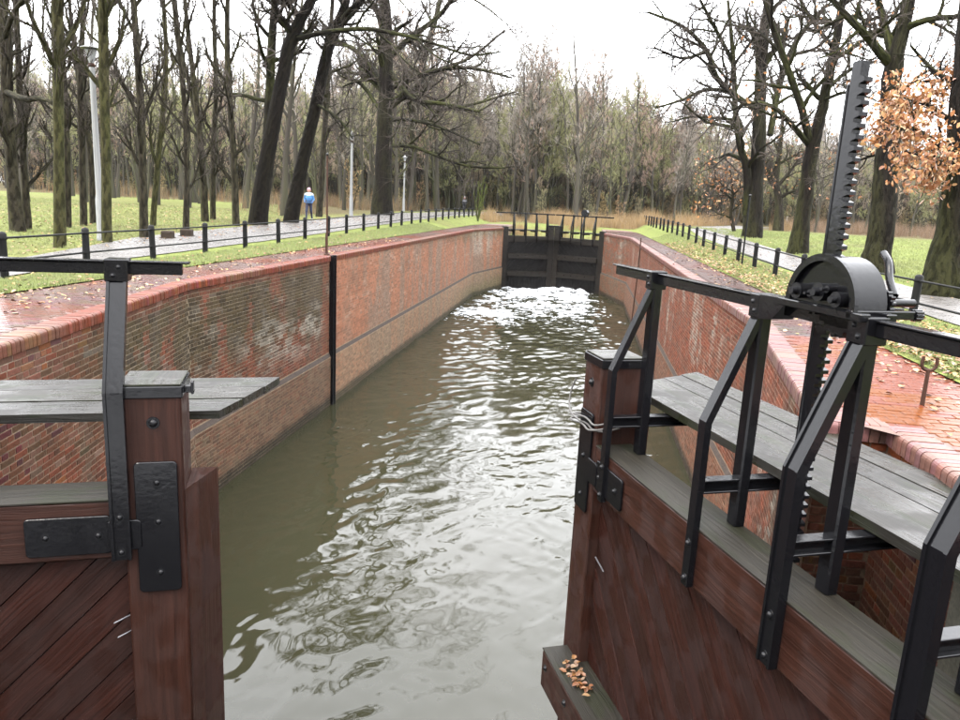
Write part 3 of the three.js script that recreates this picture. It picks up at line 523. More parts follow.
// ------------------------------------------------------------------ trees
const barkMap = tex(256, 512, (u, v) => { const w = .6 * fbm(u * 6, v * 5, 171, 3, 6, 5), r = fbm(u * 14 + w * 2, v * 6 + w, 173, 3, 14, 6), f = fbm(u * 60, v * 50, 177, 2, 60, 50), b = .5 + .3 * smooth(.3, .65, r) + .2 * f; return [b, b * .97, b * .92]; }, true);
const barkBump = tex(256, 512, (u, v) => { const w = .6 * fbm(u * 6, v * 5, 171, 3, 6, 5); return smooth(.28, .68, fbm(u * 14 + w * 2, v * 6 + w, 173, 3, 14, 6)) * .8 + .2 * fbm(u * 60, v * 50, 177, 2, 60, 50); }, false);
M.bark = phy({ specularIntensity: .2, color: 0xffffff, vertexColors: true, map: barkMap, bumpMap: barkBump, bumpScale: .035, roughness: .92 });
M.twig = phy({ specularIntensity: .2, color: 0xffffff, vertexColors: true, roughness: .95 });
const heroTwig = new THREE.Color(.042, .035, .03);
class TB { // collects tapered tubes
  constructor() { this.p = []; this.n = []; this.u = []; this.c = []; this.i = []; }
  tube(pts, rad, sides, colf, vs = 1) {
    const base = this.p.length / 3; let N = V3(1, .13, .2), len = 0; const T = V3(), Bn = V3();
    for (let k = 0; k < pts.length; k++) {
      T.subVectors(pts[Math.min(k + 1, pts.length - 1)], pts[Math.max(k - 1, 0)]).normalize(); N.addScaledVector(T, -N.dot(T)); if (N.lengthSq() < 1e-6) N.set(T.z, T.x, T.y).addScaledVector(T, -(T.z * T.x + T.x * T.y + T.y * T.z)); N.normalize(); Bn.crossVectors(T, N);
      if (k) len += pts[k].distanceTo(pts[k - 1]);
      const loop = sides > 4 ? sides + 1 : sides;
      for (let s = 0; s < loop; s++) { const a = s / sides * Math.PI * 2, ca = Math.cos(a), sa = Math.sin(a), nx = N.x * ca + Bn.x * sa, ny = N.y * ca + Bn.y * sa, nz = N.z * ca + Bn.z * sa, r = rad[k];
        this.p.push(pts[k].x + nx * r, pts[k].y + ny * r, pts[k].z + nz * r); this.n.push(nx, ny, nz); this.u.push(s / sides * Math.max(1, Math.round(rad[0] * 5)), len * .8 * vs); const c = colf(nx, ny, pts[k]); this.c.push(c.r, c.g, c.b); }
    }
    const loop = sides > 4 ? sides + 1 : sides;
    for (let k = 0; k + 1 < pts.length; k++) for (let s = 0; s < sides; s++) { const s2 = sides > 4 ? s + 1 : (s + 1) % sides, a = base + k * loop + s, b = base + k * loop + s2, c = a + loop, d = b + loop; this.i.push(a, b, d, a, d, c); }
  }
  geo() { const g = new THREE.BufferGeometry(); g.setAttribute('position', new THREE.Float32BufferAttribute(this.p, 3)); g.setAttribute('normal', new THREE.Float32BufferAttribute(this.n, 3)); g.setAttribute('uv', new THREE.Float32BufferAttribute(this.u, 2)); g.setAttribute('color', new THREE.Float32BufferAttribute(this.c, 3)); g.setIndex(this.i); return g; }
}
const rv = r => V3(r() - .5, r() - .5, r() - .5).multiplyScalar(2);
const cBark = new THREE.Color(.062, .053, .047), cMoss = new THREE.Color(.075, .088, .028), cTwig = new THREE.Color(.1, .082, .07), cBarkGreen = new THREE.Color(.115, .115, .05);
function barkCol(o) { const base = (o.bark ?? cBark), ms = o.moss ?? .5; return (nx, ny, p) => { const n = fbm(p.x * 1.3 + nx * .8 + 20, p.y * .7 + nx, 181, 2); return base.clone().lerp(cMoss, clamp(ms * (smooth(.35, .7, n) + .5 * smooth(.1, .8, ny)))).multiplyScalar(.3 + .32 * n); }; }
function sampleLine(pts, rad, t) { const f = t * (pts.length - 1), i = Math.min(Math.floor(f), pts.length - 2), k = f - i; return { p: pts[i].clone().lerp(pts[i + 1], k), d: pts[i + 1].clone().sub(pts[i]).normalize(), r: lerp(rad[i], rad[i + 1], k) }; }
const NSEG = [0, 7, 6, 4, 3, 3], SIDES = [0, 8, 6, 5, 3, 3];
function grow(tb, p, d, len, r, lvl, o, R) {
  const max = o.levels ?? 4, n = Math.max(2, NSEG[Math.min(lvl, 5)] - (o.cheap ?? 0)), pts = [p.clone()], rad = [r]; d = d.clone();
  const q = p.clone(); const end = lvl >= max ? .35 : .42;
  for (let k = 1; k <= n; k++) { d.addScaledVector(rv(R), (o.crook ?? .3) * (lvl >= 3 ? .8 : 1)); d.y += (o.up ?? .08) - (lvl >= 3 ? o.droop ?? 0 : 0); d.normalize(); q.addScaledVector(d, len / n); pts.push(q.clone()); rad.push(Math.max(o.minR ?? .004, r * lerp(1, end, k / n))); }
  const b = lvl >= 3 ? tb.twigs : tb.limbs; b.tube(pts, rad, SIDES[Math.min(lvl, 5)], lvl >= 3 ? tb.twigCol : tb.col);
  if (tb.tips && lvl >= max - 1) tb.tips.push(pts[pts.length - 1], pts[Math.max(1, pts.length - 2)]);
  if (lvl >= max) return;
  const cnt = (o.kids?.[lvl] ?? [0, 7, 7, 8, 5][lvl]); spawn(tb, pts, rad, len, lvl + 1, cnt, o, R, .22, 1);
}
function spawn(tb, pts, rad, len, lvl, cnt, o, R, t0, t1) {
  let az = R() * 6.28;
  for (let k = 0; k < cnt; k++) {
    const t = t0 + (t1 - t0) * (k + .3 + .5 * R()) / cnt, s = sampleLine(pts, rad, clamp(t)); az += 2.4 + (R() - .5);
    const side = V3(s.d.y + .01, s.d.z, s.d.x).cross(s.d).normalize().applyAxisAngle(s.d, az), ang = (o.spread ?? .85) * (.7 + .6 * R()) * (t > .93 ? .45 : 1);
    const dir = s.d.clone().multiplyScalar(Math.cos(ang)).addScaledVector(side, Math.sin(ang)).normalize();
    const l = len * (o.ratio ?? .58) * (.65 + .6 * R()) * (1 - .35 * t); grow(tb, s.p, dir, l, Math.max(o.minR ?? .004, s.r * (.5 + .2 * R())), lvl, o, R);
  }
}
function leafCloud(pts, n, size, cols, R, spread) { // folded leaves hung around the given points
  const pos = [], col = [], idx = []; const q = new THREE.Quaternion(), e = new THREE.Euler();
  for (let k = 0; k < n; k++) { const c = pts[Math.floor(R() * pts.length)].clone().addScaledVector(rv(R), spread); q.setFromEuler(e.set(R() * 6.3, R() * 6.3, R() * 6.3)); const s = size * (.6 + .7 * R()), b = pos.length / 3, cc = cols[Math.floor(R() * cols.length)].clone().multiplyScalar(.7 + .6 * R());
    for (const [x, y, z] of [[0, 0, 0], [.28, .35, .1], [.22, .8, .1], [0, 1.05, -.05], [-.22, .8, .1], [-.28, .35, .1]]) { const v = V3(x * s, y * s, z * s).applyQuaternion(q).add(c); pos.push(v.x, v.y, v.z); col.push(cc.r, cc.g, cc.b); }
    idx.push(b, b + 1, b + 2, b, b + 2, b + 3, b, b + 3, b + 4, b, b + 4, b + 5); }
  return geoFrom(pos, idx, null, col);
}
const orange = [lin(216, 150, 84), lin(200, 128, 66), lin(224, 174, 116), lin(180, 112, 62)].map(c => c.multiplyScalar(.4));
M.leaf = phy({ color: 0xffffff, vertexColors: true, roughness: .8, transmission: .3, thickness: 0 });
// a tree whose trunk and main limbs follow picture positions at the distance of its foot
function heroTree(o) {
  const R = rng(o.seed), foot = hitGround(...o.base), zf = -foot.z, k = mPerPx(foot), root = thing('bare_tree', o.label, 'tree', foot.toArray(), o.group);
  const tb = { limbs: new TB(), twigs: new TB(), col: barkCol({ ...o, moss: o.limbMoss ?? o.moss }), twigCol: () => (o.twig ?? heroTwig), tips: o.leaves ? [] : null }; const trunkB = new TB();
  const toLocal = ([x, y, w, dz = 0]) => { const P = atDepth(x, y, zf + dz); return [P.sub(foot), w * k * (zf + dz) / zf * .435]; };
  const fine = (arr, per = 4) => { const pts = [], rad = []; const cr = new THREE.CatmullRomCurve3(arr.map(a => a[0])); const n = (arr.length - 1) * per; for (let i = 0; i <= n; i++) { const t = i / n; pts.push(cr.getPoint(t).addScaledVector(rv(R), .04 * arr[0][1])); const f = t * (arr.length - 1), a = Math.min(Math.floor(f), arr.length - 2); rad.push(lerp(arr[a][1], arr[a + 1][1], f - a)); } return { pts, rad }; };
  const tr = o.trunk.map(toLocal); tr.unshift([tr[0][0].clone().add(V3(0, -.5, 0)), tr[0][1] * 1.35]); tr[1][1] *= 1.15;
  const T = fine(tr); trunkB.tube(T.pts, T.rad, 14, barkCol(o));
  mesh('trunk', trunkB.geo(), M.bark, root);
  const lims = (o.limbs ?? []).map(l => { const f = fine(l.map(toLocal), 3); tb.limbs.tube(f.pts, f.rad, 8, tb.col); return f; });
  const scale = (o.size ?? 1);
  for (const f of lims) { let len = 0; for (let i = 1; i < f.pts.length; i++) len += f.pts[i].distanceTo(f.pts[i - 1]); spawn(tb, f.pts, f.rad, Math.max(2.2, len * .55) * scale, 2, o.limbKids ?? 9, o, R, .15, 1); }
  spawn(tb, T.pts, T.rad, (o.branch ?? 5) * scale, 1, o.auto ?? 6, o, R, o.from ?? .5, 1);
  mesh('limbs', tb.limbs.geo(), M.bark, root); mesh('twigs', tb.twigs.geo(), M.twig, root);
  if (o.leaves) { const near = o.leaves.near ? tb.tips.filter(o.leaves.near) : tb.tips; if (near.length) mesh('foliage', leafCloud(near, o.leaves.n, o.leaves.size, orange, R, o.leaves.spread ?? .25), M.leaf, root); }
  return root;
}
const oak = { limbMoss: .75, crook: .32, spread: .9, up: .05, ratio: .64, minR: .006 };
// left bank, the leaning pair and the big oaks behind them
heroTree({ ...oak, seed: 101, label: 'dark leaning tree with a mossy limb reaching over the lamp path', base: [258, 225], trunk: [[258, 225, 20], [267, 160, 17], [278, 100, 15], [288, 50, 14], [294, 32, 13], [311, 0, 10], [330, -45, 7], [340, -110, 4]],
  limbs: [[[293, 36, 9], [284, 22, 7, -.5], [275, 8, 6, -1], [268, -30, 4, -2]], [[297, 39, 6], [327, 32, 5, -1], [367, 29, 4.4, -2], [397, 34, 3.8, -2.5], [432, 43, 3, -3], [470, 55, 2.2, -3], [500, 52, 1.4, -3.5]], [[267, 140, 10, .6], [270, 90, 10, 1], [272, 40, 9, 1.2], [276, -10, 7, 1.5], [280, -80, 4, 2]], [[310, 2, 5], [350, -16, 4, -1], [420, -24, 3, -2], [480, 3, 2, -2.5], [508, 25, 1.2, -3]]], auto: 6, from: .55, branch: 5, moss: .1, bark: new THREE.Color(.022, .018, .016) });
heroTree({ ...oak, seed: 103, label: 'dark leaning tree whose foot the walker in blue passes', base: [291, 223], trunk: [[291, 223, 16], [303, 160, 14], [317, 100, 13], [328, 50, 12], [339, 22, 11], [348, -5, 8], [356, -60, 5]],
  limbs: [[[338, 26, 7], [352, 8, 5, -.5], [372, -8, 4, -1], [400, -30, 3, -2]], [[316, 104, 3], [340, 120, 3, -2], [352, 138, 2, -3]]], auto: 5, from: .5, branch: 4.5, moss: .1, bark: new THREE.Color(.022, .018, .016) });
heroTree({ ...oak, seed: 105, label: 'slim dark trunk just behind the walker in blue', base: [319, 217], trunk: [[319, 217, 7], [324, 140, 6], [328, 80, 5.5], [332, 10, 4.5], [338, -60, 3]], auto: 8, from: .35, branch: 4, moss: .4 });
heroTree({ ...oak, seed: 107, label: 'broad oak with the thickest trunk beside the path lamps', base: [382, 215], trunk: [[382, 215, 24], [383, 180, 19], [384, 140, 18], [386, 90, 16], [386, 55, 14], [385, 10, 12], [384, -40, 8], [388, -110, 4]],
  limbs: [[[388, 146, 4], [413, 147, 4, -2], [440, 157, 3.5, -3], [467, 166, 3, -4], [505, 168, 2, -5]], [[389, 120, 4], [410, 120, 4, -2], [440, 127, 3, -4], [480, 145, 2, -5]], [[388, 70, 7], [402, 88, 6, -1], [415, 100, 5, -2], [445, 104, 4, -3], [480, 112, 3, -4]], [[381, 85, 6], [370, 65, 5, 1], [352, 48, 5, 2], [340, 42, 4, 2], [320, 20, 3, 3]], [[387, 60, 7], [410, 38, 6, 1], [440, 15, 5, 2], [455, -5, 4, 2]], [[380, 110, 5], [362, 85, 4, 2], [345, 75, 3, 3], [330, 66, 2, 3]], [[388, 90, 5], [430, 72, 5, 0], [470, 68, 3.5, -1], [512, 78, 2, -2]]], auto: 9, from: .4, branch: 7, moss: .3, bark: new THREE.Color(.03, .025, .022) });
heroTree({ ...oak, seed: 109, label: 'oak with a crooked top next to the broad oak', base: [411, 210.5], trunk: [[411, 210.5, 11], [412, 170, 10], [414, 130, 9], [417, 95, 9], [423, 62, 8], [434, 25, 6], [445, -20, 4]],
  limbs: [[[413, 125, 4], [440, 110, 4, -2], [470, 105, 3, -4], [515, 92, 2, -5]], [[418, 90, 4], [440, 70, 4, -1], [470, 58, 3, -2], [505, 30, 2, -3]], [[420, 80, 4], [400, 60, 3, 1], [395, 30, 3, 2]]], auto: 8, from: .35, branch: 6, moss: .5 });
// slim park trees further left
const park = { crook: .2, spread: .7, up: .14, ratio: .55, minR: .006, auto: 11, from: .3, branch: 3.6, kids: [0, 5, 5, 4] };
const parkTrees = [
  [[60, 248], [[60, 248, 12], [59, 160, 11], [58, 80, 11], [57, 0, 10.5], [56, -120, 7]], .95, 'straight green stained trunk beside the white lamp column', .5],
  [[107, 243], [[107, 243, 10], [106, 160, 10], [104, 80, 10.5], [103, 0, 10], [101, -120, 7]], .95, 'green stained trunk close behind the white lamp column', .5],
  [[18, 232], [[18, 232, 15], [12, 170, 12], [7, 100, 11], [3, 0, 9], [-2, -90, 6]], .5, 'flared trunk with a crooked lower limb at the park edge', .3],
  [[28, 230], [[28, 230, 8], [24, 170, 7], [20, 100, 6.5], [16, 0, 6], [12, -90, 4]], .5, 'slim dark trunk beside the flared park tree', .3],
  [[142, 238], [[144, 238, 9], [143, 180, 8.5], [141, 110, 8], [137, 50, 7], [132, -20, 6], [126, -100, 4]], .45, 'dark trunk leaning slightly beside the mossy sapling', .3],
  [[153, 226], [[153, 226, 6], [157, 170, 6], [164, 100, 5.5], [166, 50, 5], [162, -20, 4], [158, -80, 3]], 1, 'bright mossy curving sapling by the leaning dark trunk', .3],
  [[186, 234], [[186, 234, 7], [187, 170, 6], [184, 100, 5.5], [178, 40, 5], [170, -30, 4]], .4, 'thin dark trunk rising behind a stone block', .3],
  [[205, 222], [[205, 222, 8], [202, 160, 7], [196, 100, 6], [190, 50, 5.5], [183, -20, 4]], .7, 'forked mossy trunk left of the leaning pair', .3],
  [[213, 220], [[213, 220, 6], [213, 160, 5.5], [216, 90, 5], [214, 20, 4.5], [216, -50, 3]], .7, 'thin mossy trunk close beside the forked one', .3],
  [[236, 226], [[236, 226, 7.5], [234, 160, 7], [230, 100, 6.5], [227, 40, 6], [229, -40, 4]], .6, 'upright trunk at the path edge left of the leaning pair', .3],
  [[68, 228], [[68, 228, 7], [67, 150, 7], [64, 80, 6], [60, 0, 5], [55, -70, 3]], .6, 'grey trunk behind the straight green one', .35],
  [[84, 226], [[84, 226, 7], [82, 150, 7], [80, 90, 6], [84, 0, 5], [86, -70, 3]], .5, 'grey trunk left of the lamp column foot', .35],
  [[93, 224], [[93, 224, 6], [90, 150, 6], [80, 90, 5], [72, 30, 4], [66, -40, 3]], .5, 'slanting grey trunk behind the lamp column', .35],
];
parkTrees.forEach(([base, trunk, green, label, from], i) => heroTree({ ...park, seed: 200 + i, base, trunk, label, from, moss: green * .6, bark: cBark.clone().lerp(cBarkGreen, green > .8 ? .75 : green * .25), kids: [0, 6, 5, 5], group: undefined,
  limbs: i === 2 ? [[[6, 92, 7], [22, 98, 6, -1], [48, 101, 4, -2], [62, 112, 2, -2]], [[4, 40, 6], [14, 12, 5, -1], [30, -8, 4, -2]]] : i === 7 ? [[[199, 130, 4], [190, 90, 4, .5], [180, 40, 3, 1], [176, 0, 2.5, 1]]] : i === 4 ? [[[142, 130, 3], [128, 95, 3, 0], [112, 70, 2, 0]]] : [], limbKids: 5 }));
// right bank oaks
heroTree({ ...oak, seed: 301, label: 'double stemmed oak on the lawn beside the path fence', base: [752, 238], trunk: [[752, 238, 21], [755, 190, 17], [759, 140, 15], [760, 100, 13], [762, 60, 12], [766, 15, 9], [774, -30, 6], [780, -80, 3]],
  limbs: [[[746, 215, 9], [747, 170, 9, -.3], [739, 143, 7, -.6], [735, 100, 6, -1], [733, 55, 5, -1], [728, 0, 3, -1.5]], [[757, 110, 8], [737, 97, 7, -1], [717, 78, 6, -2], [706, 50, 5, -2], [683, 27, 4, -2.5], [648, 12, 2.5, -3]], [[752, 108, 6], [728, 92, 5, 1], [705, 90, 4, 2], [682, 100, 3, 3], [655, 108, 2, 3]], [[770, 135, 7], [780, 83, 7, 1], [797, 40, 6, 2], [827, 5, 4, 3]], [[735, 120, 4], [715, 118, 3, 1], [690, 117, 2, 1], [672, 122, 1.5, 1]], [[733, 62, 5], [716, 30, 4, -2], [700, 0, 3, -3]], [[705, 52, 4], [680, 58, 3, -3], [655, 48, 2, -4]]], auto: 8, from: .5, branch: 6, moss: .35, limbKids: 12, bark: new THREE.Color(.03, .025, .023) });
heroTree({ ...oak, seed: 303, label: 'forked oak with mossy limbs at the lawn edge', base: [797, 254], trunk: [[797, 254, 22], [802, 220, 17], [807, 185, 16], [812, 150, 15], [817, 130, 13], [824, 100, 11], [832, 60, 10], [841, 12, 8], [850, -40, 5]],
  limbs: [[[811, 146, 9], [801, 107, 8, -.5], [787, 67, 7, -1], [773, 28, 6, -1], [762, -10, 5, -1], [750, -60, 3, -1]], [[808, 144, 7], [790, 123, 6, -1], [773, 107, 5, -1.5], [750, 103, 4, -2], [728, 112, 2, -2]], [[826, 90, 5], [850, 70, 4, 1], [872, 62, 3, 1]], [[835, 50, 5], [812, 20, 4, -1], [795, -10, 3, -1]], [[824, 100, 4], [850, 92, 3, -2], [875, 100, 2, -2]]], auto: 6, from: .62, branch: 4.5, moss: .55, bark: new THREE.Color(.032, .026, .024), leaves: { n: 260, size: .16 } });
heroTree({ ...oak, seed: 305, label: 'tall oak trunk with a moss skirt behind the drum housing', base: [875, 273], trunk: [[875, 273, 36], [878, 250, 29], [883, 210, 27], [887, 160, 25], [891, 110, 22], [893, 70, 20], [900, 40, 15], [910, -5, 13], [920, -70, 9], [926, -150, 5]],
  limbs: [[[888, 62, 11], [870, 40, 9, -.5], [853, 22, 8, -1], [836, 4, 6, -1], [810, -40, 4, -1]], [[892, 55, 10], [884, 22, 8, .5], [877, -5, 7, 1], [868, -70, 4, 1]], [[902, 92, 4], [930, 70, 3, 0], [955, 82, 2, 0]], [[893, 150, 3], [860, 160, 2.5, 1], [835, 172, 2, 1]], [[895, 170, 4], [925, 158, 3, 1], [955, 165, 2, 1]]], auto: 5, from: .62, branch: 4, moss: .35, bark: new THREE.Color(.03, .025, .023), leaves: { n: 420, size: .12 } });
heroTree({ ...oak, seed: 307, label: 'mossy footed oak holding orange leaves beside the near fence post', base: [938, 296], trunk: [[941, 296, 50], [946, 265, 42], [952, 230, 35], [957, 190, 31], [961, 130, 27], [966, 60, 24], [972, -20, 20], [980, -120, 12]],
  limbs: [[[958, 160, 8], [935, 142, 6, -.5], [912, 128, 4, -.8], [893, 130, 2.5, -1]], [[960, 135, 7], [940, 112, 5, .3], [918, 102, 3.5, .5], [900, 108, 2, .8]], [[958, 172, 6], [940, 165, 4, -1], [922, 172, 2.5, -1.4]], [[968, 80, 7], [945, 78, 5, .5], [925, 62, 4, 1], [910, 45, 2.5, 1]]], auto: 3, from: .85, branch: 3, moss: .5, ratio: .4, kids: [0, 5, 4, 4], limbKids: 9, bark: new THREE.Color(.032, .027, .024), leaves: { n: 2300, size: .12, spread: .26, near: p => p.y < 5.2 } });
heroTree({ ...oak, seed: 309, label: 'smaller oak with brown leaves behind the double stemmed oak', base: [778, 231], trunk: [[778, 231, 11], [779, 205, 9], [776, 180, 7], [780, 150, 5], [784, 110, 3]], limbs: [[[778, 190, 5], [768, 172, 4, 0], [752, 165, 3, 1]], [[779, 185, 4], [795, 165, 3, 0], [806, 150, 2, 1]]], auto: 7, from: .4, branch: 5, moss: .5, leaves: { n: 260, size: .22, spread: .5 } });
heroTree({ ...oak, seed: 311, label: 'small tree still holding orange leaves at the bend of the path', base: [734, 232], trunk: [[734, 232, 4], [731, 215, 3.5], [733, 195, 3], [730, 170, 2]], limbs: [[[733, 200, 2], [720, 190, 2, 0], [708, 185, 1.5, 0]], [[733, 195, 2], [745, 185, 2, 0], [756, 182, 1, 0]]], auto: 6, from: .4, branch: 4, moss: .2, leaves: { n: 600, size: .22, spread: .9 } });

// ------------------------------------------------------------------ the woods behind
function woodTree(seed, h, o = {}) {
  const R = rng(seed), tb = { limbs: new TB(), twigs: new TB() }; const base = o.bark ?? cBark.clone().lerp(new THREE.Color(.11, .095, .08), .5); tb.col = barkCol({ bark: base, moss: o.moss ?? .35 }); tb.twigCol = () => o.twig ?? cTwig;
  const p = { crook: .2, spread: .72, up: .11, ratio: .58, minR: .009, levels: 4, cheap: 1, kids: [0, 5, 5, 4], ...o };
  const stems = o.stems ?? 1;
  for (let s = 0; s < stems; s++) { const pts = [], rad = [], q = V3(0, -.3, 0), d = V3((R() - .5) * (stems > 1 ? .5 : .08), 1, (R() - .5) * (stems > 1 ? .5 : .08)); const n = 8, hh = h * (s ? .8 : 1) * .85;
    for (let k = 0; k <= n; k++) { pts.push(q.clone()); rad.push(Math.max(.02, (o.r ?? h * .011) * (1 - .85 * k / n) * (k === 0 ? 1.3 : 1))); d.addScaledVector(rv(R), .09); d.y += .1; d.normalize(); q.addScaledVector(d, hh / n); }
    tb.limbs.tube(pts, rad, 7, tb.col); spawn(tb, pts, rad, h * (o.bl ?? .3), 1, o.n1 ?? 13, p, R, o.t0 ?? .2, 1); }
  return { limbs: tb.limbs.geo(), twigs: tb.twigs.geo() };
}
const greyTwig = new THREE.Color(0.180, 0.158, 0.135), greenTwig = new THREE.Color(0.173, 0.173, 0.083), redTwig = new THREE.Color(0.203, 0.143, 0.112), tanTwig = new THREE.Color(0.225, 0.182, 0.128);
const light = { kids: [0, 4, 3, 3], n1: 12, minR: .012, cheap: 2 }, heavy = { kids: [0, 6, 5, 5], minR: .015, cheap: 1, bl: .36, up: .09, n1: 15 };
const makeSet = (e, k) => [
  woodTree(401 + k, 16, { twig: greyTwig, ...e }), woodTree(402 + k, 17, { twig: redTwig, spread: .7, ...e }), woodTree(403 + k, 14, { twig: greenTwig, moss: .8, stems: 2, ...e, n1: 8 }),
  woodTree(404 + k, 18, { twig: greyTwig, t0: .3, spread: .68, ...e }), woodTree(405 + k, 12, { twig: tanTwig, stems: 3, spread: .5, ...e, n1: 5 }), woodTree(406 + k, 15, { twig: greenTwig, moss: .6, t0: .25, ...e }),
];
const variants = makeSet(light, 0), farVariants = makeSet(heavy, 20), shrub = woodTree(431, 5, { stems: 5, n1: 5, twig: tanTwig, t0: .1, spread: .6, minR: .012, cheap: 1, kids: [0, 4, 4, 3] });
const woodSpots = { near: [], far: [], low: [] };
{
  const R = rng(411);
  const clear = (x, z) => { if (x > -17 - .02 * z && x < 9 && z < 72) return false; if (x >= 9 && z < 70 + Math.max(0, 20 - x)) return false; if (x > -15.8 && x < -9.5 && z < 112) return false; if (x > 5 && x < 24 && z < 92 && Math.abs(x - lerp(8, 20, (z - 56) / 34)) < 3) return false; return true; };
  const tops = (x, z) => { const a = x / z; return a < -.25 ? lerp(.92, 1.15, smooth(-.42, -.25, a)) : a < .0 ? lerp(1.15, 1.0, smooth(-.25, .0, a)) : lerp(1.0, .72, smooth(.0, .14, a)); };
  for (let k = 0; k < 15000; k++) {
    const z = 38 + 150 * Math.pow(R(), 1.0), a = -.85 + 1.7 * R(), x = a * z; if (!clear(x, z)) continue;
    if (a < -.3 && z < 80 && R() < .7) continue; if (a < -.3 && R() < .2) continue;
    if (a > .2 && z < 96 && R() < .7) continue;
    const sc = tops(x, z) * (.8 + .42 * R()) * (z > 120 ? 1.2 : 1.06);
    const v = Math.floor(R() * variants.length); const spot = { x, z, sc, v, rot: R() * 6.28 };
    const near = z < 84, list = near ? woodSpots.near : woodSpots.far, lim = near ? 85 : 2300, gap = near ? 2.2 : 1.05; if (list.length < lim && !list.some(s => Math.hypot(s.x - x, s.z - z) < gap)) list.push(spot);
    if (z > 46 && !(a < -.35 && z < 75) && woodSpots.low.length < 900 && (x < -19 || z > 74) && !(a > .12 && z < 88)) { const x2 = x + 2 * R(); if (clear(x2, z)) woodSpots.low.push({ x: x2, z, sc: .45 + .6 * R(), rot: R() * 6.28 }); }
  }
  for (let k = 0; k < 700; k++) { const z = 120 + 70 * R(), x = (-.9 + 1.8 * R()) * z; woodSpots.low.push({ x, z, sc: 1 + .7 * R(), rot: R() * 6.28 }); }
  for (let k = 0; k < 90; k++) { const a = (R() - .5) * 2.4, d = 22 + 26 * R(); woodSpots.far.push({ x: -2 + Math.sin(a) * d, z: -Math.cos(a) * d, sc: .9 + .35 * R(), v: Math.floor(R() * 6), rot: R() * 6.28 }); }  // unseen trees added behind the camera to darken the gate faces
  const kinds = ['grey twigged bare tree in the wood beyond the park', 'reddish twigged bare tree in the wood beyond the park', 'mossy two stemmed bare tree in the wood beyond the park', 'tall high crowned bare tree in the wood beyond the park', 'low many stemmed bare tree in the wood beyond the park', 'green twigged bare tree in the wood beyond the park'];
  const protos = variants.map(v => { const g = new THREE.Group(); mesh('trunk', v.limbs, M.twig, g); mesh('crown', v.twigs, M.twig, g); return g; });
  for (const s of woodSpots.near) { const t = protos[s.v].clone(); t.name = numbered('wood_tree'); t.position.set(s.x, groundY(s.x, s.z) - .05, -s.z); t.rotation.y = s.rot; t.scale.setScalar(s.sc); tag(t, kinds[s.v], 'tree', 'bare trees of the wood, kind ' + ['one', 'two', 'three', 'four', 'five', 'six'][s.v]); scene.add(t); }
  const mt = new THREE.Matrix4(), q = new THREE.Quaternion(); const wood = new THREE.Group(); wood.name = 'distant_wood'; tag(wood, 'brown bare wood closing the view behind the far gate, plus unseen trees added behind the camera for shade', 'wood'); wood.userData.kind = 'stuff'; scene.add(wood);
  farVariants.forEach((v, i) => { const l = woodSpots.far.filter(s => s.v === i); for (const [n, g] of [['trunks', v.limbs], ['crowns', v.twigs]]) { const im = new THREE.InstancedMesh(g, M.twig, l.length); im.name = n; l.forEach((s, k) => im.setMatrixAt(k, mt.compose(V3(s.x, groundY(s.x, s.z) - .05, -s.z), q.setFromAxisAngle(V3(0, 1, 0), s.rot), V3(s.sc, s.sc, s.sc)))); wood.add(stuff(im)); } });
  { const l = woodSpots.low; for (const [n, g] of [['shrub_stems', shrub.limbs], ['shrub_twigs', shrub.twigs]]) { const im = new THREE.InstancedMesh(g, M.twig, l.length); im.name = n; const cc = new THREE.Color(), rr = rng(5); l.forEach((s, k) => { im.setMatrixAt(k, mt.compose(V3(s.x, groundY(s.x, s.z) - .05, -s.z), q.setFromAxisAngle(V3(0, 1, 0), s.rot), V3(s.sc, s.sc, s.sc))); const t = rr(); im.setColorAt(k, cc.setRGB(.8 + .4 * t, .85 + .25 * rr(), .75)); }); wood.add(stuff(im)); } }
}
// dry grass, reeds and undergrowth along the edge of the woods
function tuftGeo(seed, n, h, spread, wid) { const R = rng(seed), pos = [], idx = []; for (let k = 0; k < n; k++) { const a = R() * 6.28, x = (R() - .5) * spread, z = (R() - .5) * spread, hh = h * (.5 + .6 * R()), lx = (R() - .5) * h * .6, lz = (R() - .5) * h * .6, w = wid * (.6 + .6 * R()), b = pos.length / 3, dx = Math.cos(a) * w, dz = Math.sin(a) * w;
  pos.push(x - dx, 0, z - dz, x + dx, 0, z + dz, x + lx * .35 + dx * .7, hh * .6, z + lz * .35 + dz * .7, x + lx * .35 - dx * .7, hh * .6, z + lz * .35 - dz * .7, x + lx, hh, z + lz); idx.push(b, b + 1, b + 2, b, b + 2, b + 3, b + 3, b + 2, b + 4); } return geoFrom(pos, idx); }
M.blade = phy({ color: 0xffffff, roughness: .85, transmission: .25, thickness: 0 });
function scatter(name, label, category, geo, mat, list) { const im = new THREE.InstancedMesh(geo, mat, list.length); im.name = numbered(name); const mt = new THREE.Matrix4(), q = new THREE.Quaternion(); list.forEach((s, k) => { im.setMatrixAt(k, mt.compose(V3(s.x, s.y ?? groundY(s.x, s.z), -s.z), s.q ?? q.setFromAxisAngle(V3(0, 1, 0), s.rot), V3(s.sc, s.sc * (s.sy ?? 1), s.sc))); im.setColorAt(k, s.c); }); tag(im, label, category); stuff(im); scene.add(im); return im; }
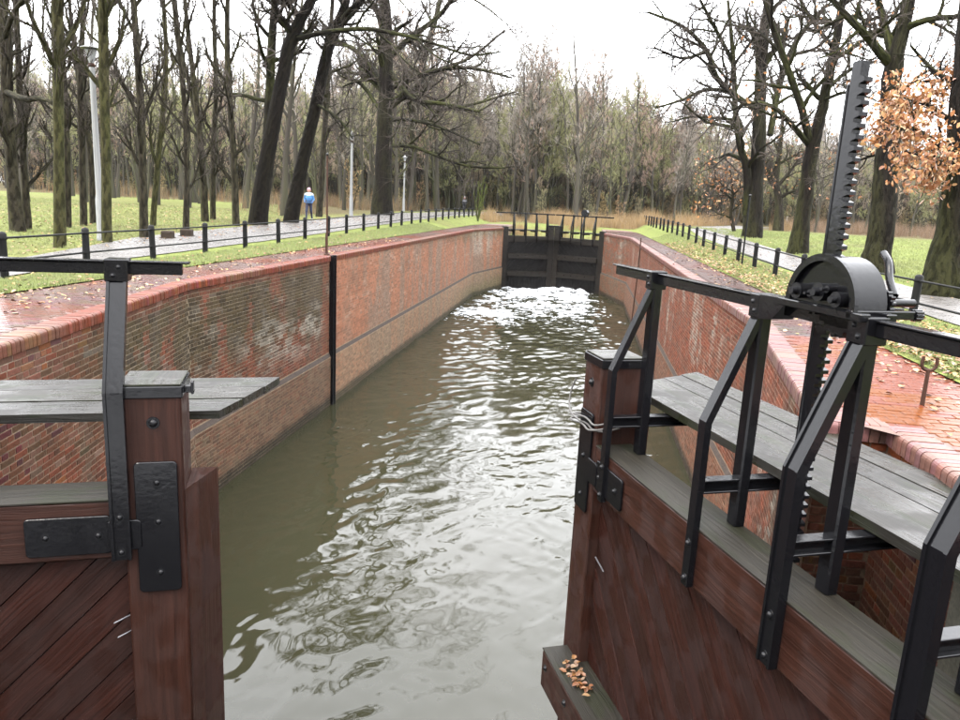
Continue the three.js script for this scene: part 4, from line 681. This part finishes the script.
{
  const R = rng(421), reeds = [], brush = [];
  for (let k = 0; k < 6400; k++) { const z = 58 + 34 * R(), x = -15 + 34 * R(); if (z < 66 && (x < -5.6 || x > 1.2)) continue; if ((x > -15.6 && x < -9.4) || (x > 6 && z < 74 - .3 * (x - 6) && z < 72)) continue; if (x > 6.5 && x < 24 && Math.abs(x - lerp(8, 20, (z - 56) / 34)) < 3.2) continue; const d = fbm(x * .3, z * .3, 423, 3); if (d < .45) continue; reeds.push({ x, z, rot: R() * 6.28, sc: (.35 + .8 * R()) * smooth(.35, .7, d) + .2, c: lin(196, 160, 104).multiplyScalar(.24 + .2 * R()) }); }
  for (let k = 0; k < 5200; k++) { const z = 36 + 60 * R(), x = -17.5 - 34 * R() * (z / 60); if (fbm(x * .15, z * .15, 427, 3) < .45 || (x / z < -.42 && R() < .8) || (x / z < -.5 && z < 62)) continue; brush.push({ x, z, rot: R() * 6.28, sc: .5 + .8 * R(), c: lin(176, 134, 84).lerp(lin(110, 104, 60), R()).multiplyScalar(.26 + .2 * R()) }); }
  for (let k = 0; k < 2600; k++) { const z = 74 + 24 * R(), x = 12 + 70 * R(); if (Math.abs(x - lerp(8, 20, (z - 56) / 34)) < 3.2) continue; brush.push({ x, z, rot: R() * 6.28, sc: .5 + .7 * R(), c: lin(150, 118, 84).multiplyScalar(.25 + .2 * R()) }); }
  scatter('reeds', 'tan dry reeds and long grass behind the far gate', 'reeds', tuftGeo(431, 16, 1.3, .8, .014), M.blade, reeds);
  scatter('undergrowth', 'brown undergrowth along the edge of the woods', 'undergrowth', tuftGeo(433, 14, 1.4, .9, .012), M.blade, brush);
}
{ // green willow saplings leaning by the end of the left fence
  const v = woodTree(441, 4.5, { stems: 7, n1: 4, twig: new THREE.Color(.1, .12, .03), bark: new THREE.Color(.1, .115, .03), moss: .9, r: .05, bl: .22, spread: .4, kids: [0, 4, 3, 3] }); const P = hitGround(478, 218), g = thing('sapling_clump', 'yellow green willow saplings leaning at the end of the lamp path fence', 'bush', [P.x, P.y, P.z]); mesh('stem', v.limbs, M.twig, g); mesh('crown', v.twigs, M.twig, g); g.rotation.y = 1;
}

// ------------------------------------------------------------------ fences
function fence(label, line, zs, lean) {
  const P0 = V3(line(zs[0]), 0, -zs[0]), root = thing('path_fence', label, 'fence', [P0.x, groundY(P0.x, zs[0]), P0.z]), o = root.position, R = rng(Math.round(zs[1] * 100));
  const prof = [[.001, -.3], [.048, -.3], [.05, .3], [.056, .31], [.056, .34], [.05, .35], [.047, .68], [.058, .69], [.06, .72], [.05, .73], [.052, .77], [.035, .805], [.001, .815]].map(p => new THREE.Vector2(p[0] * 1.35, p[1])); const pg = new THREE.LatheGeometry(prof, 12);
  const pts = zs.map(z => V3(line(z) + (R() - .5) * .05, 0, -z)).map(p => { p.y = groundY(p.x, -p.z); return p; });
  pts.forEach((p, i) => { const m = mesh('post', pg, M.fenceIron, root); m.position.copy(p).sub(o); m.rotation.set((R() - .5) * .05, R() * 6, (R() - .5) * .05); });
  for (let i = 0; i + 1 < pts.length; i++) for (const h of [.705, .325]) { const a = pts[i].clone().setY(pts[i].y + h).sub(o), b = pts[i + 1].clone().setY(pts[i + 1].y + h).sub(o), m = a.clone().lerp(b, .5); m.y -= .006; mesh('rail', new THREE.TubeGeometry(new THREE.QuadraticBezierCurve3(a, m, b), 2, .019, 6), M.fenceIron, root); }
}
M.fenceIron = phy({ specularIntensity: .2, color: new THREE.Color(.006, .006, .006), roughness: .55, bumpMap: fineBump, bumpScale: .002 });
fence('black iron post and rail fence along the lamp path', z => -9.72 - .003 * z + (z < 13 ? .25 * (13 - z) / 2.4 : 0), [6.4, 8.75, ...Array.from({ length: 26 }, (_, i) => 11.05 + 2.36 * i)]);
fence('black iron post and rail fence beside the lawn path', z => 5.3 + .002 * z + Math.max(0, 19 - z) * .085, Array.from({ length: 24 }, (_, i) => 11 + 2.62 * i));

// ------------------------------------------------------------------ lamps, poles, stakes, blocks
function lamp(base, topY, label) {
  const P = hitGround(...base), h = topY, g = thing('lamp_post', label, 'lamp', P.toArray());
  const lathe = (pr, n = 16) => new THREE.LatheGeometry(pr.map(p => new THREE.Vector2(...p)), n);
  mesh('column', lathe([[.001, -.1], [.15, -.1], [.14, .1], [.12, .25], [.115, 1.2], [.09, 1.35], [.075, h - .75], [.05, h - .6], [.001, h - .6]]), M.white, g);
  mesh('collar', lathe([[.05, h - .72], [.085, h - .7], [.085, h - .64], [.05, h - .6]]), M.ironRust, g);
  const la = mesh('lantern', lathe([[.06, h - .6], [.09, h - .5], [.15, h - .28], [.16, h - .24], [.001, h - .23]]), M.lampGlass, g); mesh('cap', lathe([[.001, h], [.03, h - .02], [.035, h - .08], [.12, h - .15], [.27, h - .2], [.275, h - .225], [.001, h - .228]]), M.white, la);
}
lamp([102, 241], 5.55, 'white lamp column standing between the two green stained trunks');
lamp([351, 216.5], 5.4, 'slim white lamp before the broad oak, left of its trunk');
lamp([403.5, 211.5], 5.3, 'slim white lamp between the broad oak and the crooked oak');
lamp([456.5, 208], 4.6, 'small white lamp far along the path near the dark clothed walker');
{
  const rod = (name, label, cat, x, z, h, r, mat) => { const g = thing(name, label, cat, [x, 0, -z]); const c = new THREE.CylinderGeometry(r * .8, r, h + .3, 8); c.translate(0, h / 2 - .15, 0); mesh('shaft', c, mat, g); const f = new THREE.CylinderGeometry(r * 2.6, r * 3, .04, 10); f.translate(0, .02, 0); mesh('foot_plate', f, mat, g); return g; };
  const a = rod('thin_pole', 'thin dark pole standing over the slot in the left lock wall', 'pole', -7.17, 20.1, 2.75, .028, M.ironRust); const t = new THREE.SphereGeometry(.04, 8, 6); t.translate(0, 2.76, 0); mesh('tip', t, M.iron, a);
  const b = rod('thin_pole', 'thin dark pole among the posts of the lawn side fence', 'pole', 5.2, 25.2, 2.3, .03, M.iron); const t2 = new THREE.SphereGeometry(.045, 8, 6); t2.translate(0, 2.31, 0); mesh('tip', t2, M.iron, b);
  const st = thing('hooked_stake', 'thin hooked iron stake on the coping beside the wall slot', 'stake', [-7.42, 0, -20.7]); mesh('stake', tubeGeo([[0, -.1, 0], [0, .4, 0], [.01, .58, 0], [.06, .63, 0], [.13, .6, 0]], .016, 6), M.ironRust, st); const ring = new THREE.TorusGeometry(.03, .01, 6, 10); ring.rotateX(Math.PI / 2); ring.translate(0, .02, 0); mesh('collar', ring, M.ironRust, st);
  const F = hitGround(922, 405), fk = thing('fork_stand', 'rusty two pronged fork stand on the wet brick pavement', 'stand', [F.x, 0, F.z]); const c = new THREE.CylinderGeometry(.018, .022, .36, 8); c.translate(0, .16, 0); mesh('shaft', c, M.ironRust, fk);
  mesh('fork', tubeGeo([[-.06, .46, 0], [-.062, .38, 0], [-.04, .345, 0], [0, .335, 0], [.04, .345, 0], [.062, .38, 0], [.06, .46, 0]], .016, 8), M.ironRust, fk);
  for (const [px, py, w, label] of [[168, 239, .34, 'low grey stone block on the grass beside the path'], [187, 237, .36, 'low dark stone block at the foot of a thin trunk']]) { const P = hitGround(px, py), g = thing('stone_block', label, 'stone', P.toArray()); const b = cbox(-w / 2, w / 2, -.1, .26, -.2, .2, .03), p = b.attributes.position; mesh('block', b, M.stone, g); mesh('plinth', cbox(-w / 2 - .05, w / 2 + .05, -.1, .05, -.25, .25, .02), M.stone, g); g.rotation.y = .3; }
}

scene.fog = new THREE.FogExp2(0xe4e6e6, .00006);
// ------------------------------------------------------------------ people
function sdfBody(bones, cell, box, colf) { // bones: [ax,ay,az,bx,by,bz,ra,rb]; smooth union, meshed by marching cubes
  const [x0, x1, y0, y1, z0, z1] = box, size = Math.max(x1 - x0, y1 - y0, z1 - z0), n = Math.ceil(size / cell); const mc = new MarchingCubes(n, M.twig, false, false, 200000); mc.isolation = 0; mc.reset();
  const cx = (x0 + x1) / 2, cy = (y0 + y1) / 2, cz = (z0 + z1) / 2, h = size / 2;
  for (let k = 0; k < n; k++) for (let j = 0; j < n; j++) for (let i = 0; i < n; i++) {
    const x = cx + ((i - n / 2) / (n / 2)) * h, y = cy + ((j - n / 2) / (n / 2)) * h, z = cz + ((k - n / 2) / (n / 2)) * h; let d = 9;
    for (const [ax, ay, az, bx, by, bz, ra, rb] of bones) { const dx = bx - ax, dy = by - ay, dz = bz - az, t = clamp(((x - ax) * dx + (y - ay) * dy + (z - az) * dz) / (dx * dx + dy * dy + dz * dz + 1e-9)); const q = Math.hypot(x - ax - dx * t, y - ay - dy * t, z - az - dz * t) - lerp(ra, rb, t), s = .035, hh = clamp(.5 + .5 * (q - d) / s); d = lerp(q, d, hh) - s * hh * (1 - hh); }
    mc.field[i + j * n + k * n * n] = -d;
  }
  mc.update(); const c = mc.count ?? mc.geometry.drawRange.count, P = mc.positionArray.slice(0, c * 3), N = mc.normalArray.slice(0, c * 3), col = []; for (let i = 0; i < c; i++) { P[i * 3] = cx + P[i * 3] * h; P[i * 3 + 1] = cy + P[i * 3 + 1] * h; P[i * 3 + 2] = cz + P[i * 3 + 2] * h; const q = colf(P[i * 3], P[i * 3 + 1], P[i * 3 + 2]); col.push(q.r, q.g, q.b); }
  const g = new THREE.BufferGeometry(); g.setAttribute('position', new THREE.BufferAttribute(P, 3)); g.setAttribute('normal', new THREE.BufferAttribute(N, 3)); g.setAttribute('color', new THREE.Float32BufferAttribute(col, 3)); return g;
}
M.cloth = std({ color: 0xffffff, vertexColors: true, roughness: .85 });
function person(base, label, group, o) {
  const P = hitGround(...base), g = thing('person', label, 'person', P.toArray(), group); g.rotation.y = o.turn; const s = .3 * (o.stride ?? 1);
  const bones = [ // facing +z
    [-.09, .93, 0, -.1, .5, s * .55, .095, .07], [-.1, .5, s * .55, -.1, .09, s * .75, .065, .045], [-.1, .05, s * .7, -.1, .04, s * .7 + .17, .045, .04],
    [.09, .93, 0, .1, .5, -s * .2, .095, .07], [.1, .5, -s * .2, .1, .1, -s * 1.0, .065, .045], [.1, .06, -s * 1.02, .1, .04, -s * .75, .045, .04],
    [0, .95, 0, 0, 1.2, .01, .15, .155], [-.06, 1.2, .01, .06, 1.2, .01, .13, .13], [-.12, 1.38, 0, .12, 1.38, 0, .1, .1], [0, 1.3, 0, 0, 1.4, 0, .15, .1], [0, 1.42, 0, 0, 1.52, .015, .055, .052],
    [-.19, 1.38, 0, -.25, 1.12, -.06, .062, .05], [-.25, 1.12, -.06, -.2, .98, .16, .047, .038], [-.2, .98, .16, -.19, .95, .24, .034, .028],
    [.19, 1.38, 0, .25, 1.12, -.05, .062, .05], [.25, 1.12, -.05, .21, .96, .14, .047, .038], [.21, .96, .14, .2, .93, .22, .034, .028],
    [0, 1.585, .02, 0, 1.65, .015, .086, .09], [0, 1.6, .1, 0, 1.57, .12, .018, .02], [-.088, 1.6, .01, -.092, 1.62, .01, .02, .02], [.088, 1.6, .01, .092, 1.62, .01, .02, .02],
  ];
  mesh('body', sdfBody(bones, .022, [-.5, .5, -.02, 1.78, -.5, .5], o.col), M.cloth, g);
  const cap = new THREE.SphereGeometry(.105, 14, 8, 0, 6.3, 0, 1.7); cap.scale(1, 1.02, 1.08); cap.translate(0, 1.655, .01); mesh('cap', cap, o.cap, g);
  return g;
}
{
  const navy = lin(22, 26, 48), blue = lin(70, 130, 190).multiplyScalar(.6), pale = lin(190, 210, 225).multiplyScalar(.6), skin = lin(190, 140, 120).multiplyScalar(.6), shoe = lin(150, 150, 150).multiplyScalar(.6);
  person([309, 220], 'walker in a light blue jacket, navy trousers and pink cap on the path', undefined, { turn: .15, cap: std({ color: lin(190, 150, 170).multiplyScalar(.6), roughness: .9 }), col: (x, y, z) => y < .08 ? shoe : y < .92 ? navy : y > 1.5 ? skin : y > 1.33 ? pale : y < 1.08 ? navy.clone().lerp(blue, .4) : blue });
  const black = lin(20, 20, 24), G = person([464, 212.5], 'dark clothed walker far along the path by the saplings', undefined, { turn: .3, stride: .8, cap: std({ color: lin(150, 150, 150).multiplyScalar(.6), roughness: .6 }), col: (x, y, z) => y > 1.5 ? skin : (y > 1.25 && y < 1.32) ? lin(120, 120, 125) : black });
}

// ------------------------------------------------------------------ grass blades and fallen leaves
{
  const R = rng(451), lawn = []; const gc = (x, z) => { const g = grassTint(x, z); return g.lerp(new THREE.Color(.15, .18, .05), .5).multiplyScalar(.8 + .5 * R()); };
  for (let k = 0; k < 15000; k++) { const z = 7 + 38 * Math.pow(R(), 1.7), x = -9.75 + 1.38 * R() + (z < 12 ? .3 : 0); if (x > -8.46) continue; lawn.push({ x, z, rot: R() * 6.28, sc: .6 + .7 * R(), c: gc(x, z) }); }
  for (let k = 0; k < 12000; k++) { const z = 6 + 42 * Math.pow(R(), 1.6), x = 4.16 + 2.0 * R(); lawn.push({ x, z, rot: R() * 6.28, sc: .6 + .7 * R(), c: gc(x, z) }); }
  for (let k = 0; k < 26000; k++) { const z = 13 + 52 * Math.pow(R(), 1.4), x = 8.9 + 26 * Math.pow(R(), 1.2); lawn.push({ x, z, rot: R() * 6.28, sc: .8 + .9 * R(), c: gc(x, z) }); }
  for (let k = 0; k < 20000; k++) { const z = 14 + 34 * R(), x = -12.5 - 28 * R() - Math.max(0, z - 14) * .16; if (x > -15.4 && z > 30) continue; lawn.push({ x, z, rot: R() * 6.28, sc: .6 + .7 * R(), c: gc(x, z) }); }
  scatter('grass', 'short green grass blades on both banks', 'grass', tuftGeo(461, 9, .085, .16, .006), M.blade, lawn);
  const leaves = [], cols = [lin(202, 140, 70), lin(176, 104, 52), lin(214, 176, 104), lin(130, 84, 50), lin(190, 160, 120)].map(c => c.multiplyScalar(.36)), E = new THREE.Euler();
  const put = (x, z, y, s = 1) => leaves.push({ x, z, y, sc: s * (.42 + .55 * R()), q: new THREE.Quaternion().setFromEuler(E.set(-Math.PI / 2 + (R() - .5) * .9, 0, R() * 6.28, 'YXZ')).premultiply(new THREE.Quaternion().setFromAxisAngle(V3(0, 1, 0), R() * 6.28)), c: cols[Math.floor(R() * cols.length)].clone().multiplyScalar(.7 + .5 * R()) });
  for (let k = 0; k < 5200; k++) { const z = 6 + 34 * Math.pow(R(), 1.5), x = 4.15 + 1.9 * Math.pow(R(), 1.6); put(x, z, groundY(x, z) + .05 + .03 * R()); }
  for (let k = 0; k < 420; k++) { const z = 5 + 28 * Math.pow(R(), 1.4), x = 2.9 + 1.25 * Math.sqrt(R()); put(x, z, .012); }
  for (let k = 0; k < 520; k++) { const z = 7 + 24 * Math.pow(R(), 1.6), x = -8.4 + 1.4 * Math.pow(R(), 1.5); if (x > wallX(wallL, z) - .05) continue; put(x, z, .012); }
  for (let k = 0; k < 900; k++) { const z = 7 + 26 * Math.pow(R(), 1.5), x = -9.7 + 1.3 * R(); put(x, z, groundY(x, z) + .05); }
  for (let k = 0; k < 5000; k++) { const z = 13 + 34 * R(), x = -12.5 - 20 * R(); put(x, z, groundY(x, z) + .04, 1.1); }
  for (let k = 0; k < 500; k++) { const z = 12 + 40 * R(), x = 6.3 + 8 * R(); put(x, z, groundY(x, z) + .05, 1.1); }
  const lg = geoFrom([0, 0, 0, .034, .035, .008, .026, .08, .012, 0, .11, -.004, -.026, .08, .014, -.034, .035, .01], [0, 1, 2, 0, 2, 3, 0, 3, 4, 0, 4, 5]);
  scatter('fallen_leaves', 'fallen brown and orange leaves on grass and pavement', 'leaves', lg, std({ color: 0xffffff, roughness: .6, side: THREE.DoubleSide }), leaves);
  // small heap of wet orange leaves on the low beam of the open gate
  const heap = []; const eu = [sa, ca], es = [ca, -sa]; for (let k = 0; k < 46; k++) { const u = .66 + .2 * (R() + R() - 1) * 1.6, s = -.1 + .1 * (R() + R() - 1); heap.push({ x: .11 + eu[0] * u + es[0] * s, z: 7.12 - eu[1] * u - es[1] * s, y: -2.853 + .035 * R(), sc: .42 + .4 * R(), q: new THREE.Quaternion().setFromEuler(E.set(-Math.PI / 2 + (R() - .5) * .9, 0, R() * 6.28, 'YXZ')).premultiply(new THREE.Quaternion().setFromAxisAngle(V3(0, 1, 0), R() * 6.28)), c: orange[k % 4].clone().multiplyScalar(.25 + .35 * R()) }); }
  scatter('leaf_heap', 'small heap of orange leaves on the low beam of the open gate', 'leaves', lg, M.wetLeaf = std({ color: 0xffffff, roughness: .5, side: THREE.DoubleSide }), heap);
}
renderer.render(scene, camera);
